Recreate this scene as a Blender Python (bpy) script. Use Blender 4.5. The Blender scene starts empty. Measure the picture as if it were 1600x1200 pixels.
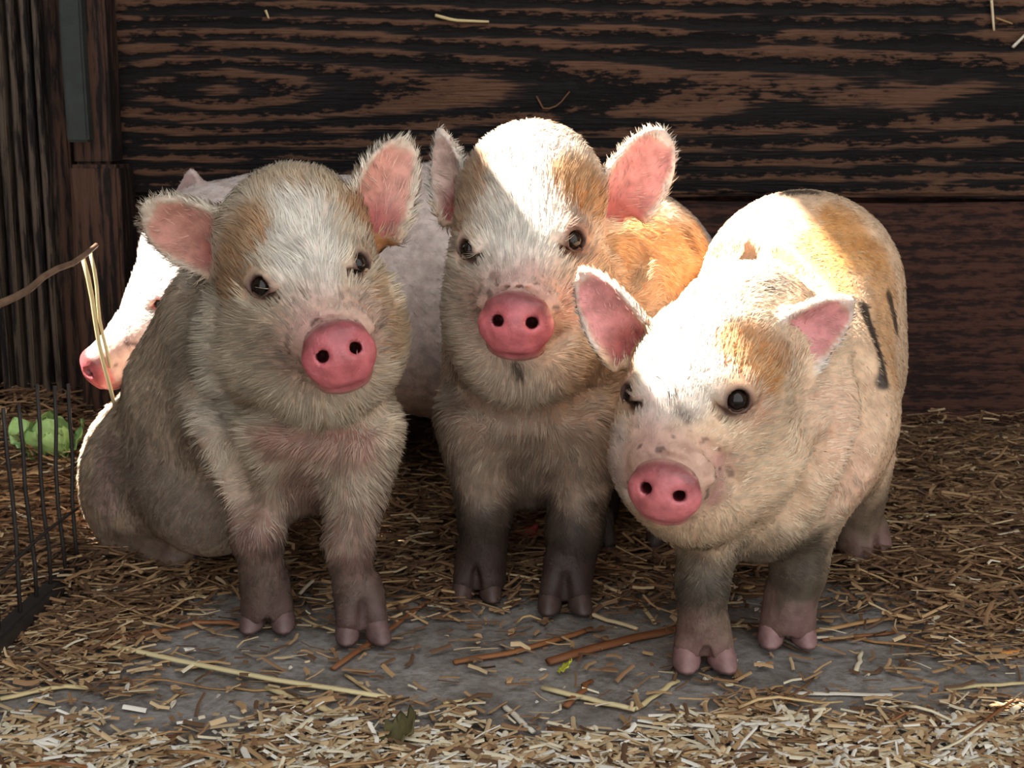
import bpy, math, random
import numpy as np
from mathutils import Vector, Matrix, Euler

random.seed(7); rng = np.random.default_rng(7)
scene = bpy.context.scene
COL = scene.collection

# ------------------------------------------------------------------ camera
F, W0, H0 = 2000.0, 1600.0, 1200.0
CAMH, PITCH = 0.45, math.radians(10.7)
cam_d = bpy.data.cameras.new('camera'); cam_d.sensor_width = 36.0
cam_d.lens = F / W0 * 36.0; cam_d.clip_start = 0.02
cam = bpy.data.objects.new('camera', cam_d); COL.objects.link(cam)
cam.location = (0, 0, CAMH); cam.rotation_euler = (math.pi / 2 - PITCH, 0, 0)
cam_d.dof.use_dof = True; cam_d.dof.focus_distance = 1.12; cam_d.dof.aperture_fstop = 16.0
scene.camera = cam

# ------------------------------------------------------------------ light
world = bpy.data.worlds.new('sky'); scene.world = world; world.use_nodes = True
bg = world.node_tree.nodes['Background']
bg.inputs[0].default_value = (0.93, 0.97, 1.0, 1); bg.inputs[1].default_value = 1.0
SUN_TAN, SUN_DY = 1.3, -0.10
sun_d = bpy.data.lights.new('sun', 'SUN'); sun_d.energy = 14.0; sun_d.angle = 0.009
sun_d.color = (1.0, 0.95, 0.87)
sun = bpy.data.objects.new('sun', sun_d); COL.objects.link(sun)
sun.location = (-3, 1.5, 4)
sun.rotation_euler = Vector((1, SUN_DY, -SUN_TAN)).to_track_quat('-Z', 'Y').to_euler()
vs = scene.view_settings
vs.view_transform = 'Standard'; vs.look = 'None'; vs.gamma = 1.0
vs.use_curve_mapping = False; vs.exposure = 0.98

# ------------------------------------------------------------------ helpers
def lin(r, g, b):
    return tuple((c / 255 / 12.92 if c / 255 <= 0.04045 else ((c / 255 + 0.055) / 1.055) ** 2.4) for c in (r, g, b))
def ray(px, py):
    a, b = (px - W0 / 2) / F, (H0 / 2 - py) / F
    c, s = math.cos(PITCH), math.sin(PITCH)
    return np.array([a, c + b * s, -s + b * c])
def P(px, py, Y):
    d = ray(px, py); t = Y / d[1]
    return np.array([0, 0, CAMH]) + d * t
def G(px, py, z=0.0):
    d = ray(px, py); t = (z - CAMH) / d[2]
    return np.array([0, 0, CAMH]) + d * t
def R(n, p):
    """size in metres of n pixels at the distance of point p"""
    c, s = math.cos(PITCH), math.sin(PITCH)
    return n / F * (p[1] * c + (CAMH - p[2]) * s)
def unit(v):
    v = np.asarray(v, float); return v / (np.linalg.norm(v) + 1e-12)
_lat = rng.random((32, 32, 32)).astype(np.float32)
def vnoise(p, scale, off=0.0):
    q = np.asarray(p, float) * scale + 100.0 + off
    i = np.floor(q).astype(int); f = q - i; f = f * f * (3 - 2 * f)
    out = 0
    for dx in (0, 1):
        for dy in (0, 1):
            for dz in (0, 1):
                w = (f[..., 0] if dx else 1 - f[..., 0]) * (f[..., 1] if dy else 1 - f[..., 1]) * (f[..., 2] if dz else 1 - f[..., 2])
                out = out + w * _lat[(i[..., 0] + dx) & 31, (i[..., 1] + dy) & 31, (i[..., 2] + dz) & 31]
    return out * 2 - 1
def sstep(a, b, x):
    t = np.clip((x - a) / (b - a), 0, 1); return t * t * (3 - 2 * t)

def tag(o, label=None, cat=None, group=None, kind=None):
    if label: o['label'] = label
    if cat: o['category'] = cat
    if group: o['group'] = group
    if kind: o['kind'] = kind
    return o
def link(name, me, parent=None, loc=None):
    o = bpy.data.objects.new(name, me); COL.objects.link(o)
    if parent: o.parent = parent
    if loc is not None: o.location = loc
    return o
def mesh(name, v, f, mat=None, smooth=True):
    me = bpy.data.meshes.new(name); me.from_pydata([tuple(map(float, a)) for a in v], [], [tuple(map(int, a)) for a in f]); me.update()
    if mat: me.materials.append(mat)
    if smooth: me.polygons.foreach_set('use_smooth', [True] * len(me.polygons))
    return me
def fast_mesh(name, v, faces, mat=None, col=None, smooth=True, alpha=None):
    """v (n,3); faces: list of int arrays, each (m,k)"""
    me = bpy.data.meshes.new(name)
    v = np.ascontiguousarray(v, np.float32)
    me.vertices.add(len(v)); me.vertices.foreach_set('co', v.ravel())
    idx = np.concatenate([a.ravel() for a in faces]).astype(np.int32)
    tot = np.concatenate([np.full(len(a), a.shape[1]) for a in faces]).astype(np.int32)
    st = np.concatenate([[0], np.cumsum(tot)[:-1]]).astype(np.int32)
    me.loops.add(len(idx)); me.loops.foreach_set('vertex_index', idx)
    me.polygons.add(len(tot)); me.polygons.foreach_set('loop_start', st); me.polygons.foreach_set('loop_total', tot)
    me.update(calc_edges=True); me.validate()
    if smooth: me.polygons.foreach_set('use_smooth', np.ones(len(me.polygons), bool))
    if col is not None:
        c = np.ones((len(v), 4), np.float32); c[:, :3] = col
        if alpha is not None: c[:, 3] = alpha
        me.color_attributes.new('coat', 'FLOAT_COLOR', 'POINT').data.foreach_set('color', c.ravel())
    if mat: me.materials.append(mat)
    return me

# ------------------------------------------------------------------ materials
def new_mat(name):
    m = bpy.data.materials.new(name); m.use_nodes = True
    nt = m.node_tree; nt.nodes.clear()
    out = nt.nodes.new('ShaderNodeOutputMaterial'); b = nt.nodes.new('ShaderNodeBsdfPrincipled')
    nt.links.new(b.outputs[0], out.inputs[0]); return m, nt, b
def N(nt, t, **kw):
    n = nt.nodes.new(t)
    for k, v in kw.items():
        if k.startswith('i_'):
            key = k[2:]; n.inputs[int(key) if key.isdigit() else key].default_value = v
        else: setattr(n, k, v)
    return n
def ramp(nt, stops, fac):
    n = nt.nodes.new('ShaderNodeValToRGB'); e = n.color_ramp.elements
    while len(e) < len(stops): e.new(0.5)
    for a, (p, c) in zip(e, stops): a.position = p; a.color = (*c, 1)
    nt.links.new(fac, n.inputs[0]); return n.outputs[0]
def math_n(nt, op, a, b=None):
    n = nt.nodes.new('ShaderNodeMath'); n.operation = op
    for i, x in enumerate((a, b)):
        if x is None: continue
        if isinstance(x, (int, float)): n.inputs[i].default_value = x
        else: nt.links.new(x, n.inputs[i])
    return n.outputs[0]
def bump(nt, b, h, strength, dist):
    n = N(nt, 'ShaderNodeBump', i_Strength=strength, i_Distance=dist)
    nt.links.new(h, n.inputs['Height']); nt.links.new(n.outputs[0], b.inputs['Normal'])

def mat_skin():
    m, nt, b = new_mat('piglet_skin')
    a = N(nt, 'ShaderNodeVertexColor', layer_name='coat')
    tc = N(nt, 'ShaderNodeTexCoord')
    n1 = N(nt, 'ShaderNodeTexNoise', i_Scale=260.0, i_Detail=4.0); nt.links.new(tc.outputs['Object'], n1.inputs['Vector'])
    n2 = N(nt, 'ShaderNodeTexNoise', i_Scale=75.0, i_Detail=5.0); nt.links.new(tc.outputs['Object'], n2.inputs['Vector'])
    mix = N(nt, 'ShaderNodeMix', data_type='RGBA', blend_type='MULTIPLY'); mix.inputs[0].default_value = 1.0
    nt.links.new(a.outputs[0], mix.inputs[6])
    v = ramp(nt, [(0.3, (0.66, 0.62, 0.60)), (0.62, (1.06, 1.06, 1.06))], n2.outputs[0])
    nt.links.new(v, mix.inputs[7]); nt.links.new(mix.outputs[2], b.inputs['Base Color'])
    nt.links.new(a.outputs[1], b.inputs['Roughness'])
    b.inputs['Specular IOR Level'].default_value = 0.4
    b.inputs['Subsurface Weight'].default_value = 0.15
    b.inputs['Subsurface Radius'].default_value = (0.008, 0.003, 0.002)
    b.inputs['Subsurface Scale'].default_value = 1.0
    bump(nt, b, n1.outputs[0], 0.35, 0.002)
    return m
def mat_hair():
    m, nt, b = new_mat('piglet_hair')
    a = N(nt, 'ShaderNodeVertexColor', layer_name='coat')
    nt.links.new(a.outputs[0], b.inputs['Base Color'])
    b.inputs['Roughness'].default_value = 0.5; b.inputs['Specular IOR Level'].default_value = 0.3
    return m
def mat_plain(name, col, rough=0.7, spec=0.3, var=0.25, scale=60.0, bmp=0.3, bd=0.002, metallic=0.0, stretch=None):
    m, nt, b = new_mat(name)
    tc = N(nt, 'ShaderNodeTexCoord'); mp = N(nt, 'ShaderNodeMapping'); nt.links.new(tc.outputs['Object'], mp.inputs[0])
    if stretch: mp.inputs['Scale'].default_value = stretch
    n = N(nt, 'ShaderNodeTexNoise', i_Scale=scale, i_Detail=5.0); nt.links.new(mp.outputs[0], n.inputs['Vector'])
    c = ramp(nt, [(0.25, tuple(x * (1 - var) for x in col)), (0.75, tuple(min(1, x * (1 + var)) for x in col))], n.outputs[0])
    nt.links.new(c, b.inputs['Base Color'])
    b.inputs['Roughness'].default_value = rough; b.inputs['Specular IOR Level'].default_value = spec; b.inputs['Metallic'].default_value = metallic
    if bmp: bump(nt, b, n.outputs[0], bmp, bd)
    return m
def mat_straw(name, cols, rough=0.55):
    """colour differs from stalk to stalk"""
    m, nt, b = new_mat(name)
    oi = N(nt, 'ShaderNodeObjectInfo'); tc = N(nt, 'ShaderNodeTexCoord')
    n = N(nt, 'ShaderNodeTexNoise', i_Scale=40.0, i_Detail=4.0); nt.links.new(tc.outputs['Object'], n.inputs['Vector'])
    s = math_n(nt, 'ADD', oi.outputs['Random'], math_n(nt, 'MULTIPLY', math_n(nt, 'SUBTRACT', n.outputs[0], 0.5), 0.4))
    k = len(cols) - 1
    c = ramp(nt, [(i / k, c) for i, c in enumerate(cols)], s)
    nt.links.new(c, b.inputs['Base Color']); b.inputs['Roughness'].default_value = rough
    b.inputs['Specular IOR Level'].default_value = 0.35
    bump(nt, b, n.outputs[0], 0.3, 0.001)
    return m
def mat_litter(name):
    m, nt, b = new_mat(name)
    a = N(nt, 'ShaderNodeVertexColor', layer_name='coat')
    nt.links.new(a.outputs[0], b.inputs['Base Color']); b.inputs['Roughness'].default_value = 0.65
    b.inputs['Specular IOR Level'].default_value = 0.3
    return m
def mat_wood(name, x0, z0, kx, freq, dark, mid, light, warp=0.02, patch=1.0, bias=0.0, vertical=False, bd=0.006, wamp=0.5, rag=0.010, sat=0.0, lines=0.5):
    """weathered board: raised late-wood bands around an elongated heart, the soft wood worn away between them"""
    m, nt, b = new_mat(name)
    tc = N(nt, 'ShaderNodeTexCoord'); sep = N(nt, 'ShaderNodeSeparateXYZ')
    nt.links.new(tc.outputs['Object'], sep.inputs[0])
    X, Z = (sep.outputs['Z'], sep.outputs['X']) if vertical else (sep.outputs['X'], sep.outputs['Z'])
    mp = N(nt, 'ShaderNodeMapping'); nt.links.new(tc.outputs['Object'], mp.inputs[0])
    mp.inputs['Scale'].default_value = (6, 6, 1.2) if vertical else (1.6, 5, 7)
    nw = N(nt, 'ShaderNodeTexNoise', i_Scale=1.0, i_Detail=3.0); nt.links.new(mp.outputs[0], nw.inputs['Vector'])
    mp2 = N(nt, 'ShaderNodeMapping'); nt.links.new(tc.outputs['Object'], mp2.inputs[0])
    mp2.inputs['Scale'].default_value = (120, 120, 18) if vertical else (42, 120, 150)
    nf = N(nt, 'ShaderNodeTexNoise', i_Scale=1.0, i_Detail=5.0, i_Roughness=0.65); nt.links.new(mp2.outputs[0], nf.inputs['Vector'])
    mp3 = N(nt, 'ShaderNodeMapping'); nt.links.new(tc.outputs['Object'], mp3.inputs[0])
    mp3.inputs['Scale'].default_value = (14, 14, 3) if vertical else (6, 14, 22)
    nm = N(nt, 'ShaderNodeTexNoise', i_Scale=1.0, i_Detail=4.0); nt.links.new(mp3.outputs[0], nm.inputs['Vector'])
    dz = math_n(nt, 'SUBTRACT', Z, z0); dx = math_n(nt, 'SUBTRACT', X, x0)
    dx = math_n(nt, 'DIVIDE', math_n(nt, 'MULTIPLY', dx, kx), math_n(nt, 'ADD', math_n(nt, 'MULTIPLY', math_n(nt, 'ABSOLUTE', dx), sat), 1.0))
    mp4 = N(nt, 'ShaderNodeMapping'); nt.links.new(tc.outputs['Object'], mp4.inputs[0])
    mp4.inputs['Scale'].default_value = (300, 300, 10) if vertical else (14, 300, 330)
    nl = N(nt, 'ShaderNodeTexNoise', i_Scale=1.0, i_Detail=2.0); nt.links.new(mp4.outputs[0], nl.inputs['Vector'])
    rad = math_n(nt, 'SQRT', math_n(nt, 'ADD', math_n(nt, 'MULTIPLY', dz, dz), math_n(nt, 'MULTIPLY', dx, dx)))
    fld = math_n(nt, 'ADD', rad, math_n(nt, 'MULTIPLY', math_n(nt, 'SUBTRACT', nw.outputs[0], 0.5), warp * 2))
    fld = math_n(nt, 'ADD', fld, math_n(nt, 'MULTIPLY', math_n(nt, 'SUBTRACT', nf.outputs[0], 0.5), rag))
    w = math_n(nt, 'SINE', math_n(nt, 'MULTIPLY', fld, freq))
    s = math_n(nt, 'ADD', math_n(nt, 'MULTIPLY', w, wamp), math_n(nt, 'MULTIPLY', math_n(nt, 'SUBTRACT', nm.outputs[0], 0.5), 2.4 * patch))
    s = math_n(nt, 'ADD', s, math_n(nt, 'MULTIPLY', math_n(nt, 'SUBTRACT', nf.outputs[0], 0.5), 1.5))
    s = math_n(nt, 'ADD', s, math_n(nt, 'MULTIPLY', math_n(nt, 'SUBTRACT', nl.outputs[0], 0.5), lines))
    s = math_n(nt, 'ADD', s, 0.42 + bias)
    c = ramp(nt, [(0.36, dark), (0.45, mid), (0.58, light), (1.0, tuple(x * 1.15 for x in light))], s)
    nt.links.new(c, b.inputs['Base Color'])
    b.inputs['Roughness'].default_value = 0.75; b.inputs['Specular IOR Level'].default_value = 0.25
    bump(nt, b, s, 0.8, bd)
    return m
def mat_floor():
    m, nt, b = new_mat('dirt_floor')
    tc = N(nt, 'ShaderNodeTexCoord')
    n1 = N(nt, 'ShaderNodeTexNoise', i_Scale=9.0, i_Detail=6.0, i_Roughness=0.65); nt.links.new(tc.outputs['Object'], n1.inputs['Vector'])
    n2 = N(nt, 'ShaderNodeTexNoise', i_Scale=120.0, i_Detail=5.0, i_Roughness=0.7); nt.links.new(tc.outputs['Object'], n2.inputs['Vector'])
    c1 = ramp(nt, [(0.3, lin(104, 96, 88)), (0.5, lin(142, 136, 130)), (0.7, lin(166, 160, 154))], n1.outputs[0])
    c2 = ramp(nt, [(0.35, (0.55, 0.5, 0.45)), (0.6, (1.1, 1.1, 1.1))], n2.outputs[0])
    mix = N(nt, 'ShaderNodeMix', data_type='RGBA', blend_type='MULTIPLY'); mix.inputs[0].default_value = 0.8
    nt.links.new(c1, mix.inputs[6]); nt.links.new(c2, mix.inputs[7]); nt.links.new(mix.outputs[2], b.inputs['Base Color'])
    b.inputs['Roughness'].default_value = 0.6; b.inputs['Specular IOR Level'].default_value = 0.4
    bump(nt, b, math_n(nt, 'ADD', n1.outputs[0], math_n(nt, 'MULTIPLY', n2.outputs[0], 0.4)), 0.7, 0.006)
    return m
def mat_eye():
    m, nt, b = new_mat('piglet_eye')
    tc = N(nt, 'ShaderNodeTexCoord'); n = N(nt, 'ShaderNodeTexNoise', i_Scale=200.0); nt.links.new(tc.outputs['Object'], n.inputs['Vector'])
    nt.links.new(ramp(nt, [(0.3, (0.006, 0.004, 0.003)), (0.8, (0.03, 0.018, 0.012))], n.outputs[0]), b.inputs['Base Color'])
    b.inputs['Roughness'].default_value = 0.10; b.inputs['Specular IOR Level'].default_value = 0.35
    return m
M_SKIN, M_HAIR, M_EYE, M_FLOOR = mat_skin(), mat_hair(), mat_eye(), mat_floor()
M_HOOF = mat_plain('piglet_hoof', lin(120, 84, 78), 0.5, 0.4, 0.35, 90.0)
M_LITTER = mat_litter('litter')
M_STRAW = mat_straw('straw', [lin(112, 76, 50), lin(158, 116, 74), lin(184, 146, 98), lin(206, 178, 130), lin(222, 208, 176)])
M_STRAWBROWN = mat_straw('straw_brown', [lin(122, 74, 44), lin(150, 98, 58)])
M_STRAWPALE = mat_straw('straw_pale', [lin(205, 180, 126), lin(222, 206, 160)])
M_CHIP = mat_straw('wood_chip', [lin(168, 112, 70), lin(196, 160, 118), lin(220, 206, 182), lin(228, 222, 210)], 0.7)
M_OAK_TOP = mat_wood('weathered_plank', -0.42, 0.523, 0.24, 330.0, lin(19, 15, 14), lin(44, 31, 26), lin(92, 64, 48), 0.007, 0.8, -0.07, wamp=0.30, rag=0.020, sat=2.6, lines=1.1)
M_OAK_LOW = mat_wood('red_plank', 0.9, 0.16, 0.05, 300.0, lin(34, 20, 16), lin(54, 31, 24), lin(74, 45, 34), 0.012, 0.22, 0.06, bd=0.003, wamp=0.10)
M_OAK_V = mat_wood('upright_timber', -0.72, 1.2, 0.03, 420.0, lin(22, 18, 16), lin(50, 41, 34), lin(78, 66, 55), 0.01, 0.5, 0.1, True, 0.003, wamp=0.15)
M_OAK_B = mat_wood('post_timber', -0.57, 0.9, 0.03, 420.0, lin(22, 15, 12), lin(46, 32, 25), lin(70, 48, 36), 0.01, 0.5, 0.05, True, 0.003, wamp=0.12)
M_STEEL = mat_plain('green_grey_paint', lin(40, 44, 40), 0.7, 0.4, 0.4, 35.0, 0.4, 0.002)
M_WIRE = mat_plain('dark_wire', lin(48, 42, 38), 0.55, 0.4, 0.3, 80.0, 0.3, 0.001)
M_TWIG = mat_plain('twig_bark', lin(118, 92, 72), 0.7, 0.3, 0.4, 60.0, 0.6, 0.002)
M_LEAF = mat_plain('green_leaf', lin(160, 196, 122), 0.5, 0.4, 0.35, 40.0, 0.5, 0.003)
M_DRYLEAF = mat_plain('dry_leaf', lin(92, 84, 52), 0.7, 0.3, 0.5, 60.0, 0.6, 0.003)
M_YELLOW = mat_plain('yellow_petal', lin(205, 205, 70), 0.6, 0.3, 0.2, 60.0)
M_PEEL = mat_plain('red_scrap', lin(150, 46, 40), 0.5, 0.4, 0.3, 60.0)
M_LASH = mat_plain('lash', lin(225, 210, 185), 0.5, 0.3, 0.1, 60.0, 0)

# ------------------------------------------------------------------ setting
WALL_Y = 1.87
def box(name, lo, hi, mat, parent=None, bev=0.004, cuts=0, jit=0.0, shear=0.0):
    """bevelled board, slightly uneven along its length"""
    import bmesh
    bm = bmesh.new(); bmesh.ops.create_cube(bm, size=1.0)
    s = [h - l for l, h in zip(lo, hi)]
    for v in bm.verts:
        v.co = Vector([l + (c + 0.5) * d for l, c, d in zip(lo, v.co, s)])
    ax = s.index(max(s))
    if cuts:
        es = [e for e in bm.edges if abs((e.verts[0].co - e.verts[1].co)[ax]) > s[ax] * 0.9]
        bmesh.ops.subdivide_edges(bm, edges=es, cuts=cuts)
    if bev: bmesh.ops.bevel(bm, geom=[e for e in bm.edges if len(e.link_faces) == 2 and e.calc_face_angle(0) > 0.5], offset=bev, segments=2, affect='EDGES')
    if jit or shear:
        ph = random.random() * 9
        for v in bm.verts:
            for a in range(3):
                if a != ax: v.co[a] += jit * math.sin(v.co[ax] * 7 + ph + a * 2) + jit * 0.5 * math.sin(v.co[ax] * 23 + ph * 3 + a)
    me = bpy.data.meshes.new(name); bm.to_mesh(me); bm.free(); me.materials.append(mat)
    return link(name, me, parent)

def floor_h(x, y):
    p = np.stack([np.asarray(x, float), np.asarray(y, float), np.zeros_like(np.asarray(x, float))], -1)
    return 0.004 * vnoise(p, 7.0) + 0.0025 * vnoise(p, 22.0, 3.3)
def mound(x, y):
    """how high the litter has piled up"""
    x = np.asarray(x, float); y = np.asarray(y, float)
    m = 0.030 * sstep(1.45, 1.85, y) + 0.016 * sstep(1.1, 1.3, y) * sstep(0.25, 0.45, x)
    m = m + 0.03 * sstep(-0.32, -0.55, x) * sstep(1.15, 1.35, y) + 0.05 * sstep(-0.5, -0.68, x) * sstep(1.3, 1.75, y)
    return m
gx = np.linspace(-1.6, 1.8, 190); gy = np.linspace(-0.6, 2.3, 170)
XX, YY = np.meshgrid(gx, gy, indexing='ij')
ZZ = floor_h(XX, YY) + mound(XX, YY) * 0.7 - 0.003
vv = np.stack([XX, YY, ZZ], -1).reshape(-1, 3)
ii = np.arange(190 * 170).reshape(190, 170)
ff = np.stack([ii[:-1, :-1], ii[1:, :-1], ii[1:, 1:], ii[:-1, 1:]], -1).reshape(-1, 4)
fl = link('floor', fast_mesh('floor', vv, [ff], M_FLOOR)); tag(fl, 'packed grey dirt floor of the pigsty under the straw', kind='structure')

yv = [(-7, -9, -0.02), (7, -9, -0.02), (7, 2.4, -0.02), (-7, 2.4, -0.02)]
yd = link('ground', mesh('ground', yv, [(0, 1, 2, 3)], M_FLOOR)); tag(yd, 'packed dirt yard in front of the pigsty', kind='structure')

# back wall: heavy horizontal planks
zj = P(1330, 312, WALL_Y)[2]
wb = link('wall_back', None); wb.location = (0, WALL_Y, 0); tag(wb, 'back wall of dark weathered horizontal planks', kind='structure')
def wplank(z0, z1, mat, dy=0.0, x0=-0.66, x1=1.8):
    o = box('plank', (x0, WALL_Y + dy, z0), (x1, WALL_Y + 0.05, z1), mat, None, 0.006, 24, 0.0022)
    o.parent = wb; o.matrix_parent_inverse = Matrix.Translation((0, -WALL_Y, 0)); return o
wplank(-0.02, zj - 0.003, M_OAK_LOW, 0.004)
wplank(zj + 0.003, zj + 0.40, M_OAK_TOP, -0.004)
for k in range(6):
    wplank(zj + 0.406 + k * 0.33, zj + 0.73 + k * 0.33, M_OAK_LOW, 0.0)
o = box('backing_board', (-1.0, WALL_Y + 0.05, 0), (1.8, WALL_Y + 0.07, 2.8), M_OAK_LOW, None, 0.003)  # added behind the planks so no light shows through the joints
o.parent = wb; o.matrix_parent_inverse = Matrix.Translation((0, -WALL_Y, 0))

# unseen side wall on the left, its gaps shaped to steer the sun, a roof and a right wall
XL = -0.90
Z_SILL = 0.41 - SUN_TAN * XL; Z_HEAD = 0.78 - SUN_TAN * XL
wl = link('wall_left', None); wl.location = (XL, 0, 0); tag(wl, 'unseen plank side wall on the left with gaps shaped for the sun', kind='structure')
def lplank(y0, y1, z0, z1):
    o = box('plank', (XL - 0.03, y0, z0), (XL, y1, z1), M_OAK_V, None, 0.003, 6, 0.001)
    o.parent = wl; o.matrix_parent_inverse = Matrix.Translation((-XL, 0, 0))
lplank_edges = [-0.6 + 0.17 * i for i in range(11)]      # -0.6 .. 1.10
RZ = 2.75
for a, b in zip(lplank_edges[:-1], lplank_edges[1:]): lplank(a, b - 0.0004, 0, RZ)
GAP0, GAP1 = 0.60, 1.05
Z_LINT = 1.02 - SUN_TAN * XL  # open above this: added so sunlit straw out of view bounces warm light
for (y0, y1, gap, win, head) in ((1.10, 1.135, 0, 1, Z_HEAD - 0.21), (1.135, 1.17, 0, 1, Z_HEAD - 0.08), (1.17, 1.28, 0, 1, Z_HEAD), (1.28, 1.383, 0, 1, Z_HEAD), (1.383, 1.50, 1, 1, Z_HEAD), (1.50, 1.66, 1, 0, Z_HEAD)):  # opening heights and gaps shaped to limit where the sun falls
    top = Z_SILL if win else Z_LINT
    if gap: lplank(y0, y1, 0, GAP0); lplank(y0, y1, GAP1, top)
    else: lplank(y0, y1, 0, top)
    if win: lplank(y0, y1, head, Z_LINT)
for (y0, y1) in ((1.66, 1.84), (1.84, 2.0)): lplank(y0, y1, 0, RZ)
roof = link('ceiling', None); tag(roof, 'plank roof over the pigsty', kind='structure'); roof.location = (0, 0, RZ)
for k in range(14):
    o = box('plank', (-1.1 + k * 0.215, 0.5, RZ), (-1.1 + k * 0.215 + 0.2145, 2.0, RZ + 0.03), M_OAK_LOW, None, 0.002)
    o.parent = roof; o.matrix_parent_inverse = Matrix.Translation((0, 0, -RZ))
wr = link('wall_right', None); wr.location = (1.8, 0, 0); tag(wr, 'plank side wall on the right', kind='structure')
for k in range(9):
    o = box('plank', (1.8, 0.3, k * 0.3), (1.84, 1.9, k * 0.3 + 0.298), M_OAK_LOW, None, 0.003)
    o.parent = wr; o.matrix_parent_inverse = Matrix.Translation((-1.8, 0, 0))

# ribbed upright timber wall on the far left and the corner post
rib = link('ribbed_timber', None); rib.location = (-0.72, 1.8, 0.0)
tag(rib, 'old upright timber with deep vertical ridges at the left edge', 'timber')
def kid(o, root):
    o.parent = root; o.matrix_parent_inverse = Matrix.Translation(-root.location)
kid(box('backing', (-0.95, 1.80, 0.03), (-0.612, 1.85, 1.5), M_OAK_B, None, 0.003), rib)
for k in range(13):
    px0 = 96 - k * 21 + random.uniform(-3, 3)
    a, b = P(px0 - 40, 0, 1.77), P(px0, 600, 1.77)
    x1 = b[0]; w = random.uniform(0.0075, 0.0105); lean = (a[0] - b[0]) * 0.75 / (a[2] - b[2])
    o = box('ridge', (x1 - w, 1.775, 0.03), (x1, 1.806, 1.2), M_OAK_V, None, 0.002, 18, 0.0008)
    for v in o.data.vertices: v.co.x += lean * (v.co.z - b[2])
    kid(o, rib)
post = link('corner_post', None); post.location = (-0.585, 1.78, 0)
tag(post, 'brown wooden corner post between the ridged timber and the plank wall', 'post')
xa, xb = P(112, 420, 1.76)[0], P(190, 420, 1.76)[0]
kid(box('shaft', (xa, 1.765, 0.0), (xb, 1.84, 0.42), M_OAK_B, None, 0.005, 12, 0.0018), post)
kid(box('upper_shaft', (xa + 0.004, 1.785, 0.42), (xb - 0.012, 1.84, 1.6), M_OAK_B, None, 0.004, 8, 0.001), post)
strip = box('metal_strip', (P(96, 100, 1.74)[0], 1.742, P(140, 222, 1.742)[2]), (P(131, 100, 1.74)[0], 1.7645, 1.5), M_STEEL, None, 0.003, 8, 0.0008)
tag(strip, 'dark green grey metal strip running up the corner post', 'strip')

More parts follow.
